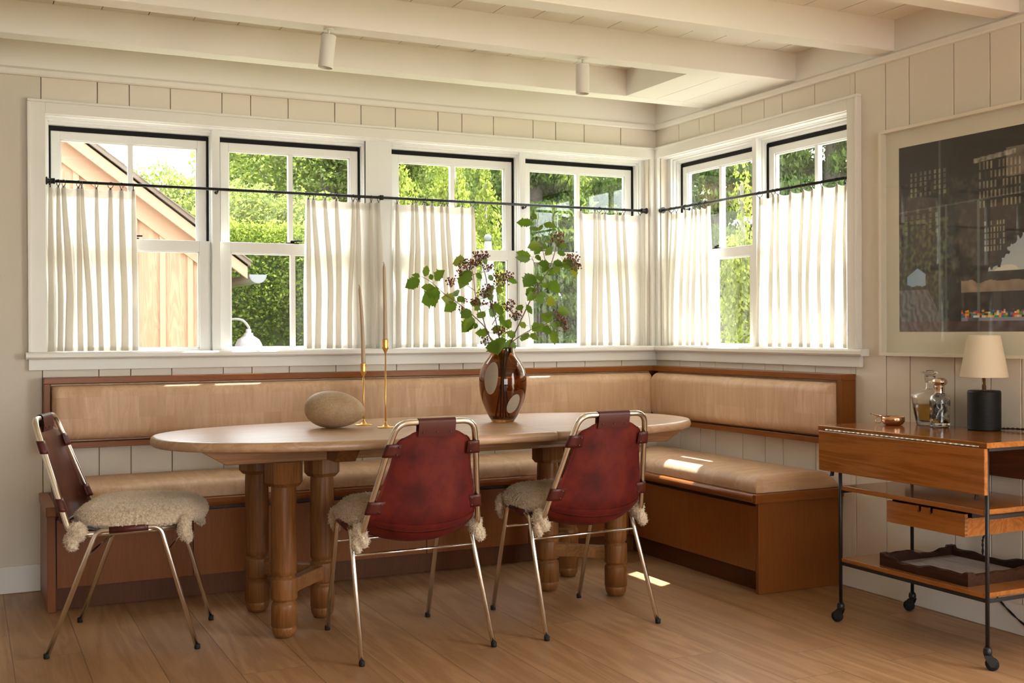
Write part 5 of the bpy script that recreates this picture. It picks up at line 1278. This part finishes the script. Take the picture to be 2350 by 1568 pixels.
# long hedge
hd_ = thing('hedge', 'long clipped green hedge with a pale sunlit top, seen through the second window', 'hedge', (-1.5, 8.0, G))
MB().box(-8, 1.9, 7.55, 8.8, G, 2.05).build('hedge_core', m_core, hd_)  # dark solid box added inside the leaves to block light
rg = np.random.default_rng(5); n = 110000
x = rg.uniform(-8, 2.0, n); z = rg.uniform(G, 2.35, n); y = 7.42+.14*rg.normal(size=n)*.8+.10*np.sin(x*3+z*2)+.12*np.sin(z*5)*np.sin(x*4)
n2_ = 26000; x2 = rg.uniform(-8, 2.0, n2_); y2 = rg.uniform(7.4, 8.9, n2_); z2 = 2.22+.07*rg.normal(size=n2_)+.05*np.sin(x2*5)
P_ = np.concatenate([np.stack([x, y, z], 1), np.stack([x2, y2, z2], 1)]); N_ = np.concatenate([np.tile([0, -1., .3], (n, 1)), np.tile([0, -.3, 1.], (n2_, 1))])
quadmesh('foliage', leaves(P_, N_, .045, rg, .6), m_hedge, hd_)
rg = np.random.default_rng(6); n = 16000; x = rg.uniform(-8, 2, n); P_ = np.stack([x, rg.uniform(7.3, 8.6, n), 2.28+.09*rg.random(n)+.06*rg.random(n)**3], 1)
quadmesh('sunlit_top', leaves(P_, np.tile([0, 0, 1.], (n, 1)), .042, rg, .6), m_bright, hd_)  # brighter leaves along the top, sunlight put into their colour
# trees behind the hedge
tree('tree', 'pale green round tree under the bright sky behind the cedar building', 'tree', (.0, 17.5, G), rblobs((.0, 17.5, 2.95), (1.5, 1.2, .55), 1.15, 14, 1), 80000, .085, m_pale, 11, .22, 'trees beyond the hedge')
tree('tree', 'tall airy tree with dark limbs behind the hedge, second window', 'tree', (2.9, 15.5, G), rblobs((2.7, 15.5, 4.6), (2.0, 1.4, 1.9), 1.1, 20, 2), 60000, .085, m_tree, 12, .26, 'trees beyond the hedge', branches=14, shell=.9)
tree('tree', 'lower pale tree just over the hedge in the second window', 'tree', (1.2, 12.8, G), rblobs((1.0, 12.8, 2.4), (1.3, .8, .45), .8, 10, 3), 50000, .07, m_pale, 13, .15, 'trees beyond the hedge')
tree('tree', 'dark broad tree behind the bright shrubs, third window', 'tree', (6.9, 12.6, G), rblobs((6.7, 12.6, 4.0), (2.2, 1.4, 2.1), 1.4, 20, 4), 80000, .09, m_tree, 14, .28, 'trees beyond the hedge', branches=14)
tree('tree', 'tall green tree closing the view behind all others', 'tree', (7.2, 22, G), rblobs((7.2, 22, 4.2), (4.4, 1.5, 1.9), 1.8, 22, 9), 70000, .15, m_tree, 15, .3, 'trees beyond the hedge')
# bright upright shrubs (third window)
def spire(label, x, y, h, r, n, seed, mat=None, size=.07, group='bright upright shrubs'):
    bl = []; r3 = random.Random(seed)
    for k in range(9):
        s = k/8; rr = r*(1-s**1.6)*1.0+.06; bl.append(((x+r3.uniform(-.05, .05), y+r3.uniform(-.05, .05), G+.1+(h)*s), (rr, rr, h/9)))
    for k in range(8):
        a = r3.uniform(0, 6.28); s = r3.uniform(.2, .8); rr = r*(1-s)*.9; bl.append(((x+math.cos(a)*rr, y+math.sin(a)*rr, G+h*s), (.12, .12, .32)))
    bl.insert(0, bl.pop(8))
    return tree('shrub', label, 'shrub', (x, y, G), bl, int(n*1.7), size*.72, mat or m_bright, seed, .04, group, droop=np.array([0, 0, .8]), branches=0)
spire('bright yellow green spire shrub at the left of the third window', .30, 5.0, 3.0, .62, 17000, 21)
spire('bright yellow green spire shrub, tallest in the third window', .85, 5.0, 3.35, .45, 15000, 22)
spire('bright spire shrub between the third and fourth windows', 1.42, 5.4, 2.95, .40, 12000, 23)
spire('slim bright yellow green shrub standing before the conifers, fifth window', 1.62, 1.30, 2.45, .30, 9000, 24, size=.05)
spire('leafy green bush behind the lower panes of the right wall window', 2.35, 1.75, 1.75, .6, 14000, 26, mat=m_hedge, size=.055)
# conifers to the right
def conifer(label, x, y, h, r, n, seed):
    bl = []; r3 = random.Random(seed); L_ = 12
    for k in range(L_):
        s = k/L_; rr = r*(1-s*.75); m_ = 9
        for q in range(m_):
            a = 6.28*q/m_+r3.uniform(-.3, .3); d_ = rr*r3.uniform(.55, .9)
            bl.append(((x+math.cos(a)*d_, y+math.sin(a)*d_, G+.2+h*s+r3.uniform(-.1, .1)), (rr*.42, rr*.42, .16)))
    bl.insert(0, ((x, y, G+h), (.2, .2, .4)))
    return tree('conifer', label, 'tree', (x, y, G), bl, int(n*2.8), .075, m_con, seed, .16, 'dark feathery conifers', droop=np.array([0, 0, -.55]), asp=.36, branches=0, shell=.7)
conifer('dark conifer behind the fourth window beside the corner', 2.75, 6.9, 4.6, 1.25, 52000, 31)
conifer('dark conifer straight behind the room corner', 4.25, 5.25, 4.6, 1.35, 60000, 32)
conifer('dark conifer filling the right wall windows', 5.15, 4.35, 4.6, 1.45, 60000, 33)
conifer('dark conifer at the far right of the right wall windows', 6.5, 3.2, 4.4, 1.35, 30000, 34)
conifer('dark conifer between the third and fourth window views', 4.9, 8.2, 4.8, 1.4, 40000, 35)

# ---------------------------------------------------------------- cedar building with gable
t = NT('cedar'); c = t.coord(); g = t.noise(t.mapping(c, (1, 1, .10)), 9, 3, .5, 1.2); fine = t.noise(t.mapping(c, (1, 1, .05)), 120, 2, .6)
rings = t.math('MULTIPLY_ADD', t.math('SINE', t.math('MULTIPLY', g, 60)), .5, .5)
f = t.math('ADD', t.math('MULTIPLY', rings, .35), t.math('MULTIPLY', fine, .6))
vo = t.n('TexVoronoi', None, Vector=t.mapping(c, (4.3, 4.3, 2.1)), Scale=1.0).outputs[0]
col = t.ramp(f, [(.2, (0.23, 0.118, 0.067)), (.8, (0.32, 0.19, 0.12))]); col = t.mix(t.math('LESS_THAN', vo, .055), col, (0.30, 0.10, 0.05))
m_cedar = t.pbsdf(Base_Color=col, Roughness=.7)
m_cedar2 = plain('cedar_board', (0.30, 0.17, 0.108), .7); m_shing = plain('wood_shingle', (.12, .09, .07), .85)
BY = 4.0; SL = .742
def rz(x): return 1.953-SL*(x+1.787)      # underside of the roof along the rake
cb = thing('cedar_building', 'pale cedar board building with a sloping gable roof, seen through the leftmost window', 'building', (-4, BY, G))
XE = -1.60
MB().prism([(-8.5, G), (XE, G), (XE, rz(XE)-.02), (-8.5, rz(-8.5)-.02)], 'y', BY, BY+2.6).build('wall', m_cedar, cb)
x = -1.855; 
while x > -5: 
    MB().prism([(x-.022, G), (x+.022, G), (x+.022, rz(x+.022)-.15), (x-.022, rz(x-.022)-.15)], 'y', BY-.022, BY).build('batten', m_cedar2, cb); x -= .215
MB().box(XE-.07, XE+.0, BY-.024, BY, G, rz(XE)-.10).build('corner_board', m_cedar2, cb)
def rake(o0, o1, y0_, y1_, name, mat, xr=-1.42):
    MB().prism([(xr, rz(xr)-o0), (xr, rz(xr)-o1), (-8.5, rz(-8.5)-o1), (-8.5, rz(-8.5)-o0)], 'y', y0_, y1_).build(name, mat, cb)
rake(.10, .275, BY-.035, BY, 'frieze_board', m_cedar2, -1.62)
rake(.0, .115, BY-.14, BY-.10, 'rake_board', m_cedar2); rake(.0, .02, BY-.14, BY+.02, 'soffit_board', m_cedar2)
rake(-.035, .0, BY-.17, BY+2.75, 'roof', m_shing, -1.40)
sh_ = MB(); x = -1.39; r3 = random.Random(4)
while x > -6: 
    sh_.prism([(x, rz(x)+.036), (x, rz(x)+.050), (x-.17, rz(x-.17)+.040), (x-.17, rz(x-.17)+.036)], 'y', BY-.18+r3.uniform(-.01, .01), BY+2.75); x -= .14
sh_.build('shingle_course', m_shing, cb)
pr = []
for k in range(13):
    an = PI+PI*k/12; pr.append((-1.335+.072*math.cos(an), 1.60+.072*math.sin(an)))
pr += [(-1.253, 1.605), (-1.253, 1.60)]+[(-1.335+.064*math.cos(PI+PI*k/12), 1.60+.064*math.sin(PI+PI*k/12)) for k in range(12, -1, -1)]
gt = MB().prism(pr, 'y', BY-.14, BY+2.7)
gt.prism([(-1.335+.066*math.cos(PI+PI*k/12), 1.60+.066*math.sin(PI+PI*k/12)) for k in range(13)], 'y', BY-.142, BY-.139)
gt.build('gutter', plain('grey_zinc', (.15, .155, .165), .4, .3), cb)
bl_ = thing('barn_lamp', 'white gooseneck barn lamp on the corner of the cedar building', 'wall lamp', (XE, 3.9, 1.10))
mw = plain('enamel_white', (.12, .115, .115), .35); lx, ly = -1.415, 3.86; mw2 = mw
MB().tube(smooth_path([(XE+.0, 4.1, 1.16), (XE+.03, 4.05, 1.20), (-1.53, 3.93, 1.235), (-1.46, 3.88, 1.225), (lx, ly, 1.17), (lx, ly, 1.14)], 6), .011, 10).build('gooseneck', mw, bl_)
MB().lathe([(.018, .0), (.022, -.005), (.022, -.03), (.034, -.035), (.040, -.055), (.085, -.085), (.108, -.125), (.112, -.15), (.118, -.152), (.110, -.150)], (lx, ly, 1.155), 40, cap=False).build('shade', mw, bl_)
pa = thing('closed_parasol', 'closed white garden parasol partly hidden by the vase twigs', 'parasol', (.34, 3.0, G))
mb = MB()
def par(i, j):
    a = 2*PI*i; z = 1.86-1.25*j; r = .028+.085*min(1, j*1.3)+.012*math.sin(a*8)*j; return (.34+r*math.cos(a), 3.0+r*math.sin(a), z)
mb.grid(par, 64, 20, cu=True); mb.build('canopy', plain('parasol_cloth', (.15, .146, .14), .8), pa)
MB().tube([(.34, 3.0, G), (.34, 3.0, 1.86)], .02, 10).build('pole', m_black, pa)
MB().lathe([(.02, 0), (.03, .01), (.03, .04), (.018, .055), (0, .06)], (.34, 3.0, 1.86), 16, cap=False).build('finial', plain('dark_finial', (.08, .09, .08), .4), pa)
